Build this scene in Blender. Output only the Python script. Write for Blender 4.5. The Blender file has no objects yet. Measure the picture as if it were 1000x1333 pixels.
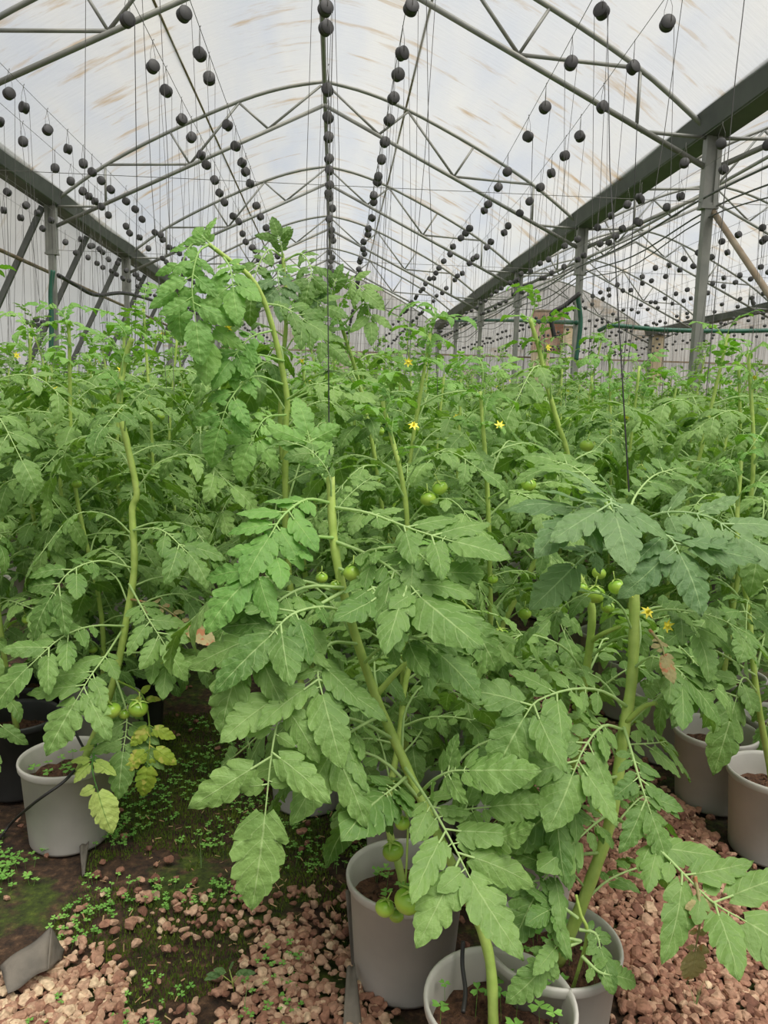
import bpy, math, random
import numpy as np
from mathutils import Vector, Matrix

rnd = random.Random(7)
RS = np.random.RandomState(11)
scn = bpy.context.scene
COL = scn.collection
CAMZ = 1.42
Z3 = np.array([0., 0., 1.])

# ------------------------------------------------------------------ camera
YAW, PITCH, ROLL, CX, F = 0.0667, 0.1405, 0.0272, 0.232, 1008.0
_cy, _sy, _cp, _sp = math.cos(YAW), math.sin(YAW), math.cos(PITCH), math.sin(PITCH)
_fw = np.array([_sy*_cp, _cy*_cp, -_sp]); _r0 = np.array([_cy, -_sy, 0.]); _u0 = np.cross(_r0, _fw)
_c, _s = math.cos(ROLL), math.sin(ROLL)
_rt = _c*_r0 + _s*_u0; _up = -_s*_r0 + _c*_u0
EYE = np.array([CX, 0., CAMZ])
cam_d = bpy.data.cameras.new('camera'); cam = bpy.data.objects.new('camera', cam_d); COL.objects.link(cam)
cam_d.sensor_fit = 'HORIZONTAL'; cam_d.sensor_width = 36.0; cam_d.lens = F*36/1000
cam_d.clip_start = 0.05; cam_d.clip_end = 500
M = Matrix.Identity(4)
for i in range(3):
    M[i][0] = _rt[i]; M[i][1] = _up[i]; M[i][2] = -_fw[i]; M[i][3] = EYE[i]
cam.matrix_world = M
scn.camera = cam

def at(px, py, Y):
    """a point of the place seen at this spot of the photograph, at distance Y along the house"""
    d = (px-500)*_rt - (py-666.5)*_up + F*_fw
    return EYE + d*(Y/d[1])
def proj(P):
    d = np.asarray(P, float) - EYE
    z = d @ _fw
    return 500 + F*(d @ _rt)/z, 666.5 - F*(d @ _up)/z, z

# ------------------------------------------------------------------ materials
def newmat(name):
    m = bpy.data.materials.new(name); m.use_nodes = True
    nt = m.node_tree
    for n in list(nt.nodes): nt.nodes.remove(n)
    out = nt.nodes.new('ShaderNodeOutputMaterial')
    return m, nt, out
def N(nt, t, **k):
    n = nt.nodes.new(t)
    for a, b in k.items():
        if a in n.inputs: n.inputs[a].default_value = b
        else: setattr(n, a, b)
    return n
def ramp(nt, fac, stops):
    r = nt.nodes.new('ShaderNodeValToRGB')
    e = r.color_ramp.elements
    while len(e) < len(stops): e.new(0.5)
    for q, (p, c) in zip(e, stops):
        q.position = p; q.color = (c[0], c[1], c[2], 1)
    nt.links.new(fac, r.inputs[0]); return r
def S(r, g, b):
    f = lambda v: ((v/255+0.055)/1.055)**2.4 if v > 10 else v/255/12.92
    return (f(r), f(g), f(b))
def simple(name, c1, c2, scale=20, rough=.6, bump=0., metal=0., detail=5, spec=.5, bscale=None):
    m, nt, out = newmat(name)
    tc = N(nt, 'ShaderNodeTexCoord'); no = N(nt, 'ShaderNodeTexNoise', Scale=scale, Detail=detail)
    nt.links.new(tc.outputs['Object'], no.inputs['Vector'])
    r = ramp(nt, no.outputs['Fac'], [(.3, c1), (.7, c2)])
    b = N(nt, 'ShaderNodeBsdfPrincipled', Roughness=rough, Metallic=metal)
    b.inputs['Specular IOR Level'].default_value = spec
    nt.links.new(r.outputs[0], b.inputs['Base Color'])
    if bump:
        no2 = N(nt, 'ShaderNodeTexNoise', Scale=bscale or scale*3, Detail=4)
        nt.links.new(tc.outputs['Object'], no2.inputs['Vector'])
        bp = N(nt, 'ShaderNodeBump', Strength=bump, Distance=.01)
        nt.links.new(no2.outputs['Fac'], bp.inputs['Height']); nt.links.new(bp.outputs[0], b.inputs['Normal'])
    nt.links.new(b.outputs[0], out.inputs[0])
    return m

def leafmat(name, dark, light, vein, spots=None, spot_amt=.0, trans=.3, vs=6.0):
    m, nt, out = newmat(name); L = nt.links
    tc = N(nt, 'ShaderNodeTexCoord'); oi = N(nt, 'ShaderNodeObjectInfo')
    no = N(nt, 'ShaderNodeTexNoise', Scale=9., Detail=3.); L.new(tc.outputs['Object'], no.inputs['Vector'])
    ad = N(nt, 'ShaderNodeMath', operation='MULTIPLY_ADD'); ad.inputs[1].default_value = .45
    L.new(oi.outputs['Random'], ad.inputs[0])
    su = N(nt, 'ShaderNodeMath', operation='MULTIPLY_ADD'); su.inputs[1].default_value = .9; su.inputs[2].default_value = -.16
    L.new(no.outputs['Fac'], su.inputs[0]); L.new(su.outputs[0], ad.inputs[2])
    base = ramp(nt, ad.outputs[0], [(.2, dark), (.85, light)])
    # veins from the leaflet's own length / width coordinates
    sep = N(nt, 'ShaderNodeSeparateXYZ'); L.new(tc.outputs['UV'], sep.inputs[0])
    def mth(op, a, b=None, c=None, clamp=False):
        q = N(nt, 'ShaderNodeMath', operation=op); q.use_clamp = clamp
        for i, v in enumerate((a, b, c)):
            if v is None: continue
            if isinstance(v, (int, float)): q.inputs[i].default_value = v
            else: L.new(v, q.inputs[i])
        return q.outputs[0]
    av = mth('ABSOLUTE', mth('SUBTRACT', sep.outputs[1], .5))          # 0 midrib .. .5 edge
    mid = mth('MULTIPLY', mth('SUBTRACT', 1., mth('DIVIDE', av, .03), clamp=True), .8)
    ph = mth('MULTIPLY', mth('SUBTRACT', sep.outputs[0], mth('MULTIPLY', av, .45)), vs)
    fr = mth('ABSOLUTE', mth('SUBTRACT', mth('FRACT', ph), .5))
    lat = mth('MULTIPLY', mth('SUBTRACT', 1., mth('DIVIDE', fr, .07), clamp=True), .38)
    vfac = mth('MAXIMUM', mth('MAXIMUM', mid, lat), mth('LESS_THAN', sep.outputs[0], .001))
    mx = N(nt, 'ShaderNodeMixRGB'); mx.inputs[2].default_value = (*vein, 1)
    L.new(vfac, mx.inputs[0]); L.new(base.outputs[0], mx.inputs[1])
    col = mx.outputs[0]
    if spots:
        n2 = N(nt, 'ShaderNodeTexNoise', Scale=38., Detail=2.); L.new(tc.outputs['Object'], n2.inputs['Vector'])
        sp = ramp(nt, n2.outputs['Fac'], [(.62-spot_amt, (0, 0, 0)), (.68-spot_amt, (1, 1, 1))])
        m3 = N(nt, 'ShaderNodeMixRGB'); m3.inputs[2].default_value = (*spots, 1)
        L.new(sp.outputs[0], m3.inputs[0]); L.new(col, m3.inputs[1]); col = m3.outputs[0]
    b = N(nt, 'ShaderNodeBsdfPrincipled', Roughness=.52); b.inputs['Specular IOR Level'].default_value = .35
    L.new(col, b.inputs['Base Color'])
    # cross-vein puckers
    n3 = N(nt, 'ShaderNodeTexNoise', Scale=85., Detail=3.); L.new(tc.outputs['Object'], n3.inputs['Vector'])
    hgt = mth('SUBTRACT', mth('MULTIPLY', n3.outputs['Fac'], .9), mth('MULTIPLY', vfac, .25))
    bp = N(nt, 'ShaderNodeBump', Strength=.7, Distance=.005); L.new(hgt, bp.inputs['Height']); L.new(bp.outputs[0], b.inputs['Normal'])
    tr = N(nt, 'ShaderNodeBsdfTranslucent')
    hs = N(nt, 'ShaderNodeHueSaturation'); hs.inputs['Saturation'].default_value = 1.25; hs.inputs['Value'].default_value = 1.3
    L.new(col, hs.inputs['Color']); L.new(hs.outputs[0], tr.inputs[0])
    ms = N(nt, 'ShaderNodeMixShader'); ms.inputs[0].default_value = trans
    L.new(b.outputs[0], ms.inputs[1]); L.new(tr.outputs[0], ms.inputs[2]); L.new(ms.outputs[0], out.inputs[0])
    return m

def filmmat(name, c1, c2, stain, transp=.25, stripes=0., stain_amt=.0, blue=None):
    m, nt, out = newmat(name); L = nt.links
    tc = N(nt, 'ShaderNodeTexCoord')
    mp = N(nt, 'ShaderNodeMapping'); mp.inputs['Scale'].default_value = (1.0, .22, 1.); L.new(tc.outputs['Object'], mp.inputs[0])
    no = N(nt, 'ShaderNodeTexNoise', Scale=1.3, Detail=5.); L.new(mp.outputs[0], no.inputs['Vector'])
    c = ramp(nt, no.outputs['Fac'], [(.3, c1), (.65, c2)])
    mp2 = N(nt, 'ShaderNodeMapping'); mp2.inputs['Scale'].default_value = (.55, 3.2, 1.2); L.new(tc.outputs['Object'], mp2.inputs[0])
    n2 = N(nt, 'ShaderNodeTexNoise', Scale=1.25, Detail=7., Roughness=.62); L.new(mp2.outputs[0], n2.inputs['Vector'])
    st = ramp(nt, n2.outputs['Fac'], [(.59-stain_amt, (0, 0, 0)), (.76-stain_amt, (1, 1, 1))])
    mx = N(nt, 'ShaderNodeMixRGB'); mx.inputs[2].default_value = (*stain, 1)
    L.new(st.outputs[0], mx.inputs[0]); L.new(c.outputs[0], mx.inputs[1]); col = mx.outputs[0]
    if stripes:
        w = N(nt, 'ShaderNodeTexWave', Scale=stripes, Distortion=.6); w.wave_type = 'BANDS'; w.bands_direction = 'X'
        L.new(tc.outputs['Object'], w.inputs['Vector'])
        wr = ramp(nt, w.outputs['Fac'], [(.0, (.72, .70, .68)), (.3, (1, 1, 1))])
        m4 = N(nt, 'ShaderNodeMixRGB', blend_type='MULTIPLY'); m4.inputs[0].default_value = .8
        L.new(col, m4.inputs[1]); L.new(wr.outputs[0], m4.inputs[2]); col = m4.outputs[0]
    rip = N(nt, 'ShaderNodeTexNoise', Scale=6., Detail=4.)
    mp3 = N(nt, 'ShaderNodeMapping'); mp3.inputs['Scale'].default_value = (.5, 3., .5); L.new(tc.outputs['Object'], mp3.inputs[0]); L.new(mp3.outputs[0], rip.inputs['Vector'])
    bp = N(nt, 'ShaderNodeBump', Strength=.5, Distance=.03); L.new(rip.outputs['Fac'], bp.inputs['Height'])
    tl = N(nt, 'ShaderNodeBsdfTranslucent'); df = N(nt, 'ShaderNodeBsdfDiffuse'); tp = N(nt, 'ShaderNodeBsdfTransparent')
    for q in (tl, df): L.new(col, q.inputs[0]); L.new(bp.outputs[0], q.inputs['Normal'])
    L.new(col, tp.inputs[0])
    a = N(nt, 'ShaderNodeMixShader'); a.inputs[0].default_value = .5
    L.new(tl.outputs[0], a.inputs[1]); L.new(df.outputs[0], a.inputs[2])
    b = N(nt, 'ShaderNodeMixShader'); b.inputs[0].default_value = transp
    L.new(a.outputs[0], b.inputs[1]); L.new(tp.outputs[0], b.inputs[2]); L.new(b.outputs[0], out.inputs[0])
    return m

MAT = dict(
    leaf=leafmat('tomato_leaf', S(94, 132, 62), S(144, 178, 98), S(188, 214, 144)),
    leaf_young=leafmat('young_tomato_leaf', S(112, 160, 76), S(152, 194, 104), S(178, 212, 130)),
    leaf_blue=leafmat('grey_green_leaf', S(90, 126, 74), S(130, 162, 104), S(176, 204, 146)),
    leaf_yellow=leafmat('yellowing_leaf', S(130, 168, 60), S(196, 204, 76), S(128, 160, 60), spots=S(196, 196, 96), spot_amt=.04),
    leaf_mottle=leafmat('mottled_leaf', S(172, 196, 96), S(200, 214, 130), S(84, 136, 56), trans=.25, vs=8),
    leaf_dry=leafmat('withered_leaf', S(160, 150, 100), S(196, 180, 130), S(176, 170, 120), spots=S(190, 130, 90), spot_amt=.05),
    leaf_far=leafmat('far_tomato_leaf', S(92, 132, 60), S(148, 184, 100), S(150, 188, 112)),
    stem=simple('tomato_stem', S(156, 184, 84), S(184, 206, 108), 30, .55, .15),
    stem_old=simple('old_tomato_stem', S(122, 142, 84), S(146, 158, 104), 30, .6, .2),
    pot=simple('grey_plastic_pot', S(182, 179, 170), S(200, 196, 186), 7, .55, .05),
    pot_dark=simple('black_plastic_pot', S(46, 48, 48), S(66, 66, 64), 7, .5, .05),
    soil=simple('potting_soil', S(52, 34, 24), S(116, 82, 60), 70, .95, .9, bscale=160),
    steel=simple('galvanised_tube', S(128, 130, 124), S(150, 150, 142), 6, .55, .05, metal=.25),
    steel_dark=simple('gutter_steel', S(84, 88, 86), S(104, 107, 104), 3, .6, .05, metal=.2),
    rust=simple('rusty_tube', S(150, 138, 116), S(120, 100, 76), 5, .7, .1),
    bobbin=simple('black_bobbin_plastic', S(50, 50, 50), S(66, 65, 64), 20, .55),
    wire=simple('steel_wire', S(96, 96, 92), S(120, 118, 112), 5, .5, metal=.3),
    twine=simple('dark_twine', S(84, 84, 82), S(110, 108, 104), 5, .8),
    twine_black=simple('black_twine', S(40, 42, 40), S(54, 54, 52), 5, .7),
    hose=simple('green_hose', S(30, 84, 66), S(44, 104, 80), 9, .5),
    tube=simple('black_drip_tube', S(34, 34, 34), S(48, 46, 44), 9, .5),
    cloth=simple('weathered_weed_cloth', S(92, 88, 80), S(128, 120, 108), 14, .9, .4),
    moss=simple('moss', S(58, 84, 18), S(110, 130, 36), 9, .9),
    clover=simple('clover_leaf', S(84, 140, 50), S(136, 184, 84), 9, .6),
    grass=simple('grass_blade', S(110, 140, 80), S(140, 166, 100), 9, .6),
    dry=simple('dry_chaff', S(196, 168, 124), S(160, 124, 88), 14, .9),
    petal=simple('yellow_petal', S(250, 232, 50), S(252, 240, 90), 9, .5),
    board=simple('plywood_board', S(206, 190, 160), S(190, 168, 136), 3, .8),
)
def fruitmat():
    m, nt, out = newmat('green_tomato_skin'); L = nt.links
    tc = N(nt, 'ShaderNodeTexCoord'); oi = N(nt, 'ShaderNodeObjectInfo')
    sp = N(nt, 'ShaderNodeSeparateXYZ'); L.new(tc.outputs['Generated'], sp.inputs[0])
    r = ramp(nt, sp.outputs[2], [(.1, S(200, 222, 110)), (.55, S(176, 210, 78)), (.95, S(130, 176, 54))])
    hs = N(nt, 'ShaderNodeHueSaturation'); mr = N(nt, 'ShaderNodeMapRange'); mr.inputs[3].default_value = .8; mr.inputs[4].default_value = 1.15
    L.new(oi.outputs['Random'], mr.inputs[0]); L.new(mr.outputs[0], hs.inputs['Value']); L.new(r.outputs[0], hs.inputs['Color'])
    b = N(nt, 'ShaderNodeBsdfPrincipled', Roughness=.28); b.inputs['Subsurface Weight'].default_value = 0
    L.new(hs.outputs[0], b.inputs['Base Color']); L.new(b.outputs[0], out.inputs[0]); return m
MAT['fruit'] = fruitmat()
def stonemat(name, stops):
    m, nt, out = newmat(name); L = nt.links
    tc = N(nt, 'ShaderNodeTexCoord')
    at_ = N(nt, 'ShaderNodeAttribute'); at_.attribute_name = 'tone'
    r = ramp(nt, at_.outputs['Fac'], stops)
    no = N(nt, 'ShaderNodeTexNoise', Scale=90., Detail=5.); L.new(tc.outputs['Object'], no.inputs['Vector'])
    mr = ramp(nt, no.outputs['Fac'], [(.3, (.62, .60, .56)), (.7, (1.15, 1.12, 1.1))])
    mx = N(nt, 'ShaderNodeMixRGB', blend_type='MULTIPLY'); mx.inputs[0].default_value = 1
    L.new(r.outputs[0], mx.inputs[1]); L.new(mr.outputs[0], mx.inputs[2])
    b = N(nt, 'ShaderNodeBsdfPrincipled', Roughness=.85)
    bp = N(nt, 'ShaderNodeBump', Strength=.6, Distance=.004); L.new(no.outputs['Fac'], bp.inputs['Height']); L.new(bp.outputs[0], b.inputs['Normal'])
    L.new(mx.outputs[0], b.inputs['Base Color']); L.new(b.outputs[0], out.inputs[0]); return m
MAT['stone'] = stonemat('pink_gravel', [(0, S(118, 80, 64)), (.35, S(160, 118, 96)), (.7, S(194, 160, 134)), (1, S(226, 202, 168))])
def groundmat():
    m, nt, out = newmat('mossy_soil'); L = nt.links
    tc = N(nt, 'ShaderNodeTexCoord')
    n1 = N(nt, 'ShaderNodeTexNoise', Scale=3.2, Detail=8., Roughness=.65); L.new(tc.outputs['Object'], n1.inputs['Vector'])
    n2 = N(nt, 'ShaderNodeTexNoise', Scale=34., Detail=6., Roughness=.7); L.new(tc.outputs['Object'], n2.inputs['Vector'])
    soil = ramp(nt, n2.outputs['Fac'], [(.35, S(38, 28, 20)), (.55, S(74, 54, 38)), (.75, S(128, 98, 72))])
    moss = ramp(nt, n2.outputs['Fac'], [(.3, S(30, 34, 14)), (.55, S(66, 80, 24)), (.8, S(112, 128, 40))])
    f = ramp(nt, n1.outputs['Fac'], [(.50, (0, 0, 0)), (.57, (1, 1, 1))])
    mx = N(nt, 'ShaderNodeMixRGB'); L.new(f.outputs[0], mx.inputs[0]); L.new(soil.outputs[0], mx.inputs[1]); L.new(moss.outputs[0], mx.inputs[2])
    b = N(nt, 'ShaderNodeBsdfPrincipled', Roughness=.95); L.new(mx.outputs[0], b.inputs['Base Color'])
    bp = N(nt, 'ShaderNodeBump', Strength=1., Distance=.012); L.new(n2.outputs['Fac'], bp.inputs['Height']); L.new(bp.outputs[0], b.inputs['Normal'])
    L.new(b.outputs[0], out.inputs[0]); return m
MAT['ground'] = groundmat()
MAT['film'] = filmmat('roof_film', S(222, 226, 234), S(242, 240, 236), S(206, 180, 142), .58, stain_amt=.03)
MAT['film_wall'] = filmmat('side_film', S(232, 229, 222), S(246, 242, 234), S(206, 192, 166), .6)
MAT['film_end'] = filmmat('end_film', S(232, 226, 216), S(246, 240, 230), S(206, 180, 146), .42, stripes=2.2, stain_amt=.03)
MAT['panel'] = simple('rust_stained_panel', S(196, 170, 150), S(124, 84, 62), 2.2, .9)
MAT['outside'] = simple('outdoor_ground', S(150, 140, 120), S(170, 160, 140), .5, .9)

# ------------------------------------------------------------------ mesh helpers
class MB:
    def __init__(s): s.V = []; s.Q = []; s.T = []; s.UV = []; s.n = 0; s.A = []
    def add(s, V, Q=None, T=None, UV=None, A=None):
        V = np.asarray(V, float).reshape(-1, 3)
        s.V.append(V)
        if Q is not None and len(Q): s.Q.append(np.asarray(Q, np.int64).reshape(-1, 4) + s.n)
        if T is not None and len(T): s.T.append(np.asarray(T, np.int64).reshape(-1, 3) + s.n)
        s.UV.append(np.zeros((len(V), 2)) if UV is None else np.asarray(UV, float))
        s.A.append(np.full(len(V), 0. if A is None else A))
        s.n += len(V)
    def arrays(s):
        V = np.concatenate(s.V) if s.V else np.zeros((0, 3))
        Q = np.concatenate(s.Q) if s.Q else np.zeros((0, 4), np.int64)
        T = np.concatenate(s.T) if s.T else np.zeros((0, 3), np.int64)
        return V, Q, T, np.concatenate(s.UV), np.concatenate(s.A)
    def merge(s, arr, Mx=None, off=None):
        V, Q, T, UV, A = arr
        if Mx is not None: V = V @ Mx.T
        if off is not None: V = V + off
        s.V.append(V); s.UV.append(UV); s.A.append(A)
        if len(Q): s.Q.append(Q + s.n)
        if len(T): s.T.append(T + s.n)
        s.n += len(V)
    def mesh(s, name, mat, smooth=True, attr=False):
        V, Q, T, UV, A = s.arrays()
        me = bpy.data.meshes.new(name)
        nq, nt_ = len(Q), len(T)
        me.vertices.add(len(V)); me.vertices.foreach_set('co', V.astype(np.float32).ravel())
        li = np.concatenate([Q.ravel(), T.ravel()]).astype(np.int32)
        me.loops.add(len(li)); me.loops.foreach_set('vertex_index', li)
        me.polygons.add(nq+nt_)
        st = np.concatenate([np.arange(nq)*4, nq*4+np.arange(nt_)*3]).astype(np.int32)
        me.polygons.foreach_set('loop_start', st)
        me.polygons.foreach_set('use_smooth', np.full(nq+nt_, smooth))
        if UV.any():
            uvl = me.uv_layers.new(name='leaf')
            uvl.data.foreach_set('uv', UV[li].astype(np.float32).ravel())
        if attr:
            a = me.attributes.new('tone', 'FLOAT', 'POINT'); a.data.foreach_set('value', A.astype(np.float32))
        me.update(calc_edges=True); me.validate()
        me.materials.append(MAT[mat])
        return me
def obj(name, data, parent=None, loc=None, mat=None, smooth=True):
    if isinstance(data, MB): data = data.mesh(name, mat, smooth)
    o = bpy.data.objects.new(name, data); COL.objects.link(o)
    if parent is not None: o.parent = parent
    if loc is not None: o.location = loc
    return o
def tag(o, label=None, cat=None, group=None, kind=None):
    if label: o['label'] = label
    if cat: o['category'] = cat
    if group: o['group'] = group
    if kind: o['kind'] = kind
    return o
def empty(name, loc=(0, 0, 0)):
    o = bpy.data.objects.new(name, None); o.empty_display_size = .1; o.location = loc; COL.objects.link(o); return o

def unit(v):
    v = np.asarray(v, float); return v/max(1e-9, np.linalg.norm(v))
def spline(P, n):
    """smooth curve through P, n+1 samples"""
    P = np.asarray(P, float)
    if len(P) == 2: return P[0] + (P[1]-P[0])*np.linspace(0, 1, n+1)[:, None]
    E = np.vstack([2*P[0]-P[1], P, 2*P[-1]-P[-2]])
    out = []
    for t in np.linspace(0, len(P)-1-1e-9, n+1):
        i = int(t); f = t-i; a, b, c, d = E[i:i+4]
        out.append(.5*((2*b)+(-a+c)*f+(2*a-5*b+4*c-d)*f*f+(-a+3*b-3*c+d)*f**3))
    return np.array(out)
def tube(mb, P, r, seg=6, cap=True, A=None, flat=None):
    P = np.asarray(P, float); n = len(P)
    r = np.broadcast_to(np.asarray(r, float), (n,))
    T = np.gradient(P, axis=0); T /= np.maximum(np.linalg.norm(T, axis=1), 1e-9)[:, None]
    ref = np.array([0, 0, 1.]) if abs(T[0][2]) < .9 else np.array([0, 1., 0])
    a = unit(np.cross(T[0], ref)); V = []
    ang = np.arange(seg)*2*math.pi/seg
    for i in range(n):
        a = unit(a - T[i]*(a @ T[i])); b = np.cross(T[i], a)
        V.append(P[i] + r[i]*(np.cos(ang)[:, None]*a + np.sin(ang)[:, None]*b))
    V = np.concatenate(V)
    i, j = np.meshgrid(np.arange(n-1), np.arange(seg), indexing='ij'); j2 = (j+1) % seg
    Q = np.stack([i*seg+j, i*seg+j2, (i+1)*seg+j2, (i+1)*seg+j], -1).reshape(-1, 4)
    Tt = []
    if cap:
        V = np.vstack([V, P[0], P[-1]]); c0 = n*seg
        for j in range(seg):
            Tt.append((c0, (j+1) % seg, j)); Tt.append((c0+1, (n-1)*seg+j, (n-1)*seg+(j+1) % seg))
    mb.add(V, Q, Tt, A=A)
def box(mb, lo, hi):
    x0, y0, z0 = lo; x1, y1, z1 = hi
    V = [(x0, y0, z0), (x1, y0, z0), (x1, y1, z0), (x0, y1, z0), (x0, y0, z1), (x1, y0, z1), (x1, y1, z1), (x0, y1, z1)]
    mb.add(V, [(0, 3, 2, 1), (4, 5, 6, 7), (0, 1, 5, 4), (1, 2, 6, 5), (2, 3, 7, 6), (3, 0, 4, 7)])
def lathe(mb, prof, seg=32, c=(0, 0, 0), ax=2, wob=None):
    """profile of (r, z) turned about an axis"""
    prof = np.asarray(prof, float); n = len(prof); a = np.arange(seg)*2*math.pi/seg
    R_ = prof[:, 0][:, None]*np.ones(seg)
    if wob is not None: R_ = R_*(1+wob*np.cos(5*a)[None, :]*np.linspace(0, 1, n)[:, None])
    X, Y_, Z = R_*np.cos(a), R_*np.sin(a), prof[:, 1][:, None]*np.ones(seg)
    V = np.stack([X, Y_, Z], -1).reshape(-1, 3)
    if ax == 0: V = V[:, [2, 0, 1]]
    if ax == 1: V = V[:, [0, 2, 1]]*np.array([1, 1, -1])
    i, j = np.meshgrid(np.arange(n-1), np.arange(seg), indexing='ij'); j2 = (j+1) % seg
    Q = np.stack([i*seg+j, i*seg+j2, (i+1)*seg+j2, (i+1)*seg+j], -1).reshape(-1, 4)
    mb.add(V+np.array(c), Q)
def ico(sub):
    import bmesh
    bm = bmesh.new(); bmesh.ops.create_icosphere(bm, subdivisions=sub, radius=1)
    V = np.array([v.co[:] for v in bm.verts]); T = np.array([[v.index for v in f.verts] for f in bm.faces]); bm.free()
    return V, T
ICO1, ICO2 = ico(1), ico(2)

# ------------------------------------------------------------------ tomato leaves
LOD = {0: (26, 3), 1: (13, 1), 2: (4, 1)}
def leaflet(mb, base, d, nrm, L, W, rs, lod=0, lobes=None, droop=.5, stalk=.12):
    """one lobed leaflet: its own midrib, forward-pointing lobes, puckered blade"""
    Nn, K = LOD[lod]
    d = unit(d); nrm = unit(nrm - d*(nrm @ d)); side = np.cross(nrm, d)
    lobes = lobes or (4 if L > .06 else 3)
    u = np.linspace(0, 1, Nn+1)
    prof = (u+.012)**.50*(1-u)**.98*(1+.25*np.exp(-((u-.12)/.14)**2))
    prof = prof/prof.max()
    th0 = rs.uniform(-.1, .25)
    th = th0 - droop*u*1.6                                  # bends down towards the tip
    xs = np.concatenate([[0], np.cumsum(np.cos(th[:-1]))])*L/Nn
    zs = np.concatenate([[0], np.cumsum(np.sin(th[:-1]))])*L/Nn
    bend = rs.uniform(-.12, .12)*L; cut = rs.uniform(.12, .5) if L > .05 else rs.uniform(.05, .25)
    fold = rs.uniform(-.05, .35)
    pk = rs.uniform(.02, .045)*L
    V = []; UV = []
    ts = np.linspace(0, 1, K+1)
    rows = []
    for sd in (-1, 1):
        off = rs.uniform(0, .5)
        ph = lobes*u**1.15 + off
        fr = ph - np.floor(ph)
        am = rs.uniform(.5, 1.3, 12)[np.floor(ph).astype(int)]
        dep = (cut*1.15*(1-u)**1.1 + .09)*am if lod < 2 else 0*u
        tooth = 1 - dep*(1 - np.abs(np.sin(math.pi*fr**1.35))**.65)*np.clip(u*9, 0, 1)
        w = W*.5*prof*tooth*rs.uniform(.9, 1.1)
        if lod == 0: w = w*(1+.03*np.sin(u*lobes*2*math.pi*2.6+off*9))
        for t in ts[1:]:
            x = xs + t*w*(.22 + .30*fr*np.clip(dep*3, 0, 1)) - .10*L*t*np.exp(-u*7)
            y = sd*w*t + bend*u*u
            z = zs - fold*w*t*t + pk*np.sin((u-.30*t)*lobes*2*math.pi+off*6)*math.sin(math.pi*min(t, .85)) + .10*w*t*t*np.sin(u*9+off*12)
            rows.append((sd, t, x, y, z))
    mid = (0, 0, xs, bend*u*u, zs + (pk*.2 if lod == 0 else 0))
    order = [r for r in rows if r[0] == -1][::-1] + [mid] + [r for r in rows if r[0] == 1]
    stb = base + d*stalk*L
    for sd, t, x, y, z in order:
        V.append(stb + x[:, None]*d + y[:, None]*side + z[:, None]*nrm)
        UV.append(np.stack([u*.97+.02, np.full(Nn+1, .5+.5*sd*t)], -1))
    C = len(order)
    V = np.concatenate(V); UV = np.concatenate(UV)
    i, j = np.meshgrid(np.arange(C-1), np.arange(Nn), indexing='ij')
    Q = np.stack([i*(Nn+1)+j, i*(Nn+1)+j+1, (i+1)*(Nn+1)+j+1, (i+1)*(Nn+1)+j], -1).reshape(-1, 4)[:, ::-1]
    mb.add(V, Q, UV=UV)
    if lod < 2 and stalk > 0:
        tube(mb, np.array([base, base+(stb-base)*.6, stb + d*.02*L]), [.0022*(L/.1)**.5]*3, 4, False)

def leaf(mb, P, size, rs, lod=0, face=(0, 0, 1), pairs=None, droop=.5, rr=.004, lat=1.0):
    """a compound leaf on the rachis P (points): terminal leaflet, opposite pairs and small ones between"""
    ns = 12 if lod == 0 else (6 if lod == 1 else 4)
    R_ = spline(P, ns); T = np.gradient(R_, axis=0); T /= np.linalg.norm(T, axis=1)[:, None]
    if lod < 2: tube(mb, R_, np.linspace(rr, rr*.35, ns+1), 6 if lod == 0 else 4, False)
    else: tube(mb, R_, np.linspace(rr, rr*.35, ns+1), 3, False)
    face = np.asarray(face, float)
    def fr(s):
        k = s*ns; i = min(int(k), ns-1); f = k-i
        p = R_[i]*(1-f)+R_[i+1]*f; t = unit(T[i]*(1-f)+T[i+1]*f)
        n = unit(face - t*(face @ t)); return p, t, n, np.cross(n, t)
    if pairs is None:
        pairs = [(.40, .55), (.60, .85), (.81, 1.0)] if lod < 2 else [(.45, .7), (.78, 1.)]
    for s, k in pairs:
        for sd in (-1, 1):
            s2 = min(.97, s + rs.uniform(-.03, .03)); p, t, n, b = fr(s2)
            al = rs.uniform(.8, 1.15)
            d = t*math.cos(al) + sd*b*math.sin(al) + np.array([0, 0, -.22*droop])+n*rs.uniform(-.1, .2)
            n2 = n + sd*b*rs.uniform(-.15, .35) + rs.uniform(-.15, .15, 3)
            L = size*k*rs.uniform(.78, 1.08)*lat
            leaflet(mb, p, d, n2, L, L*rs.uniform(.46, .62), rs, lod, droop=droop*rs.uniform(.3, 1.2), stalk=rs.uniform(.14, .3))
    if lod < 2:
        for s in ((.32, .5, .70, .90) if lod == 0 else (.5, .71)):
            for sd in (-1, 1):
                if rs.rand() < .2: continue
                p, t, n, b = fr(min(.98, s+rs.uniform(-.03, .03)))
                d = t*.35 + sd*b + rs.uniform(-.2, .2, 3); L = size*rs.uniform(.22, .42)
                leaflet(mb, p, d, n+rs.uniform(-.2, .2, 3), L, L*.72, rs, 1 if lod == 0 else 2, lobes=3, droop=.3, stalk=.2)
    p, t, n, b = fr(1.)
    L = size*rs.uniform(1.0, 1.15)
    leaflet(mb, p, t, n, L, L*rs.uniform(.56, .72), rs, lod, lobes=5, droop=droop*rs.uniform(.5, 1.1), stalk=.0)

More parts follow.
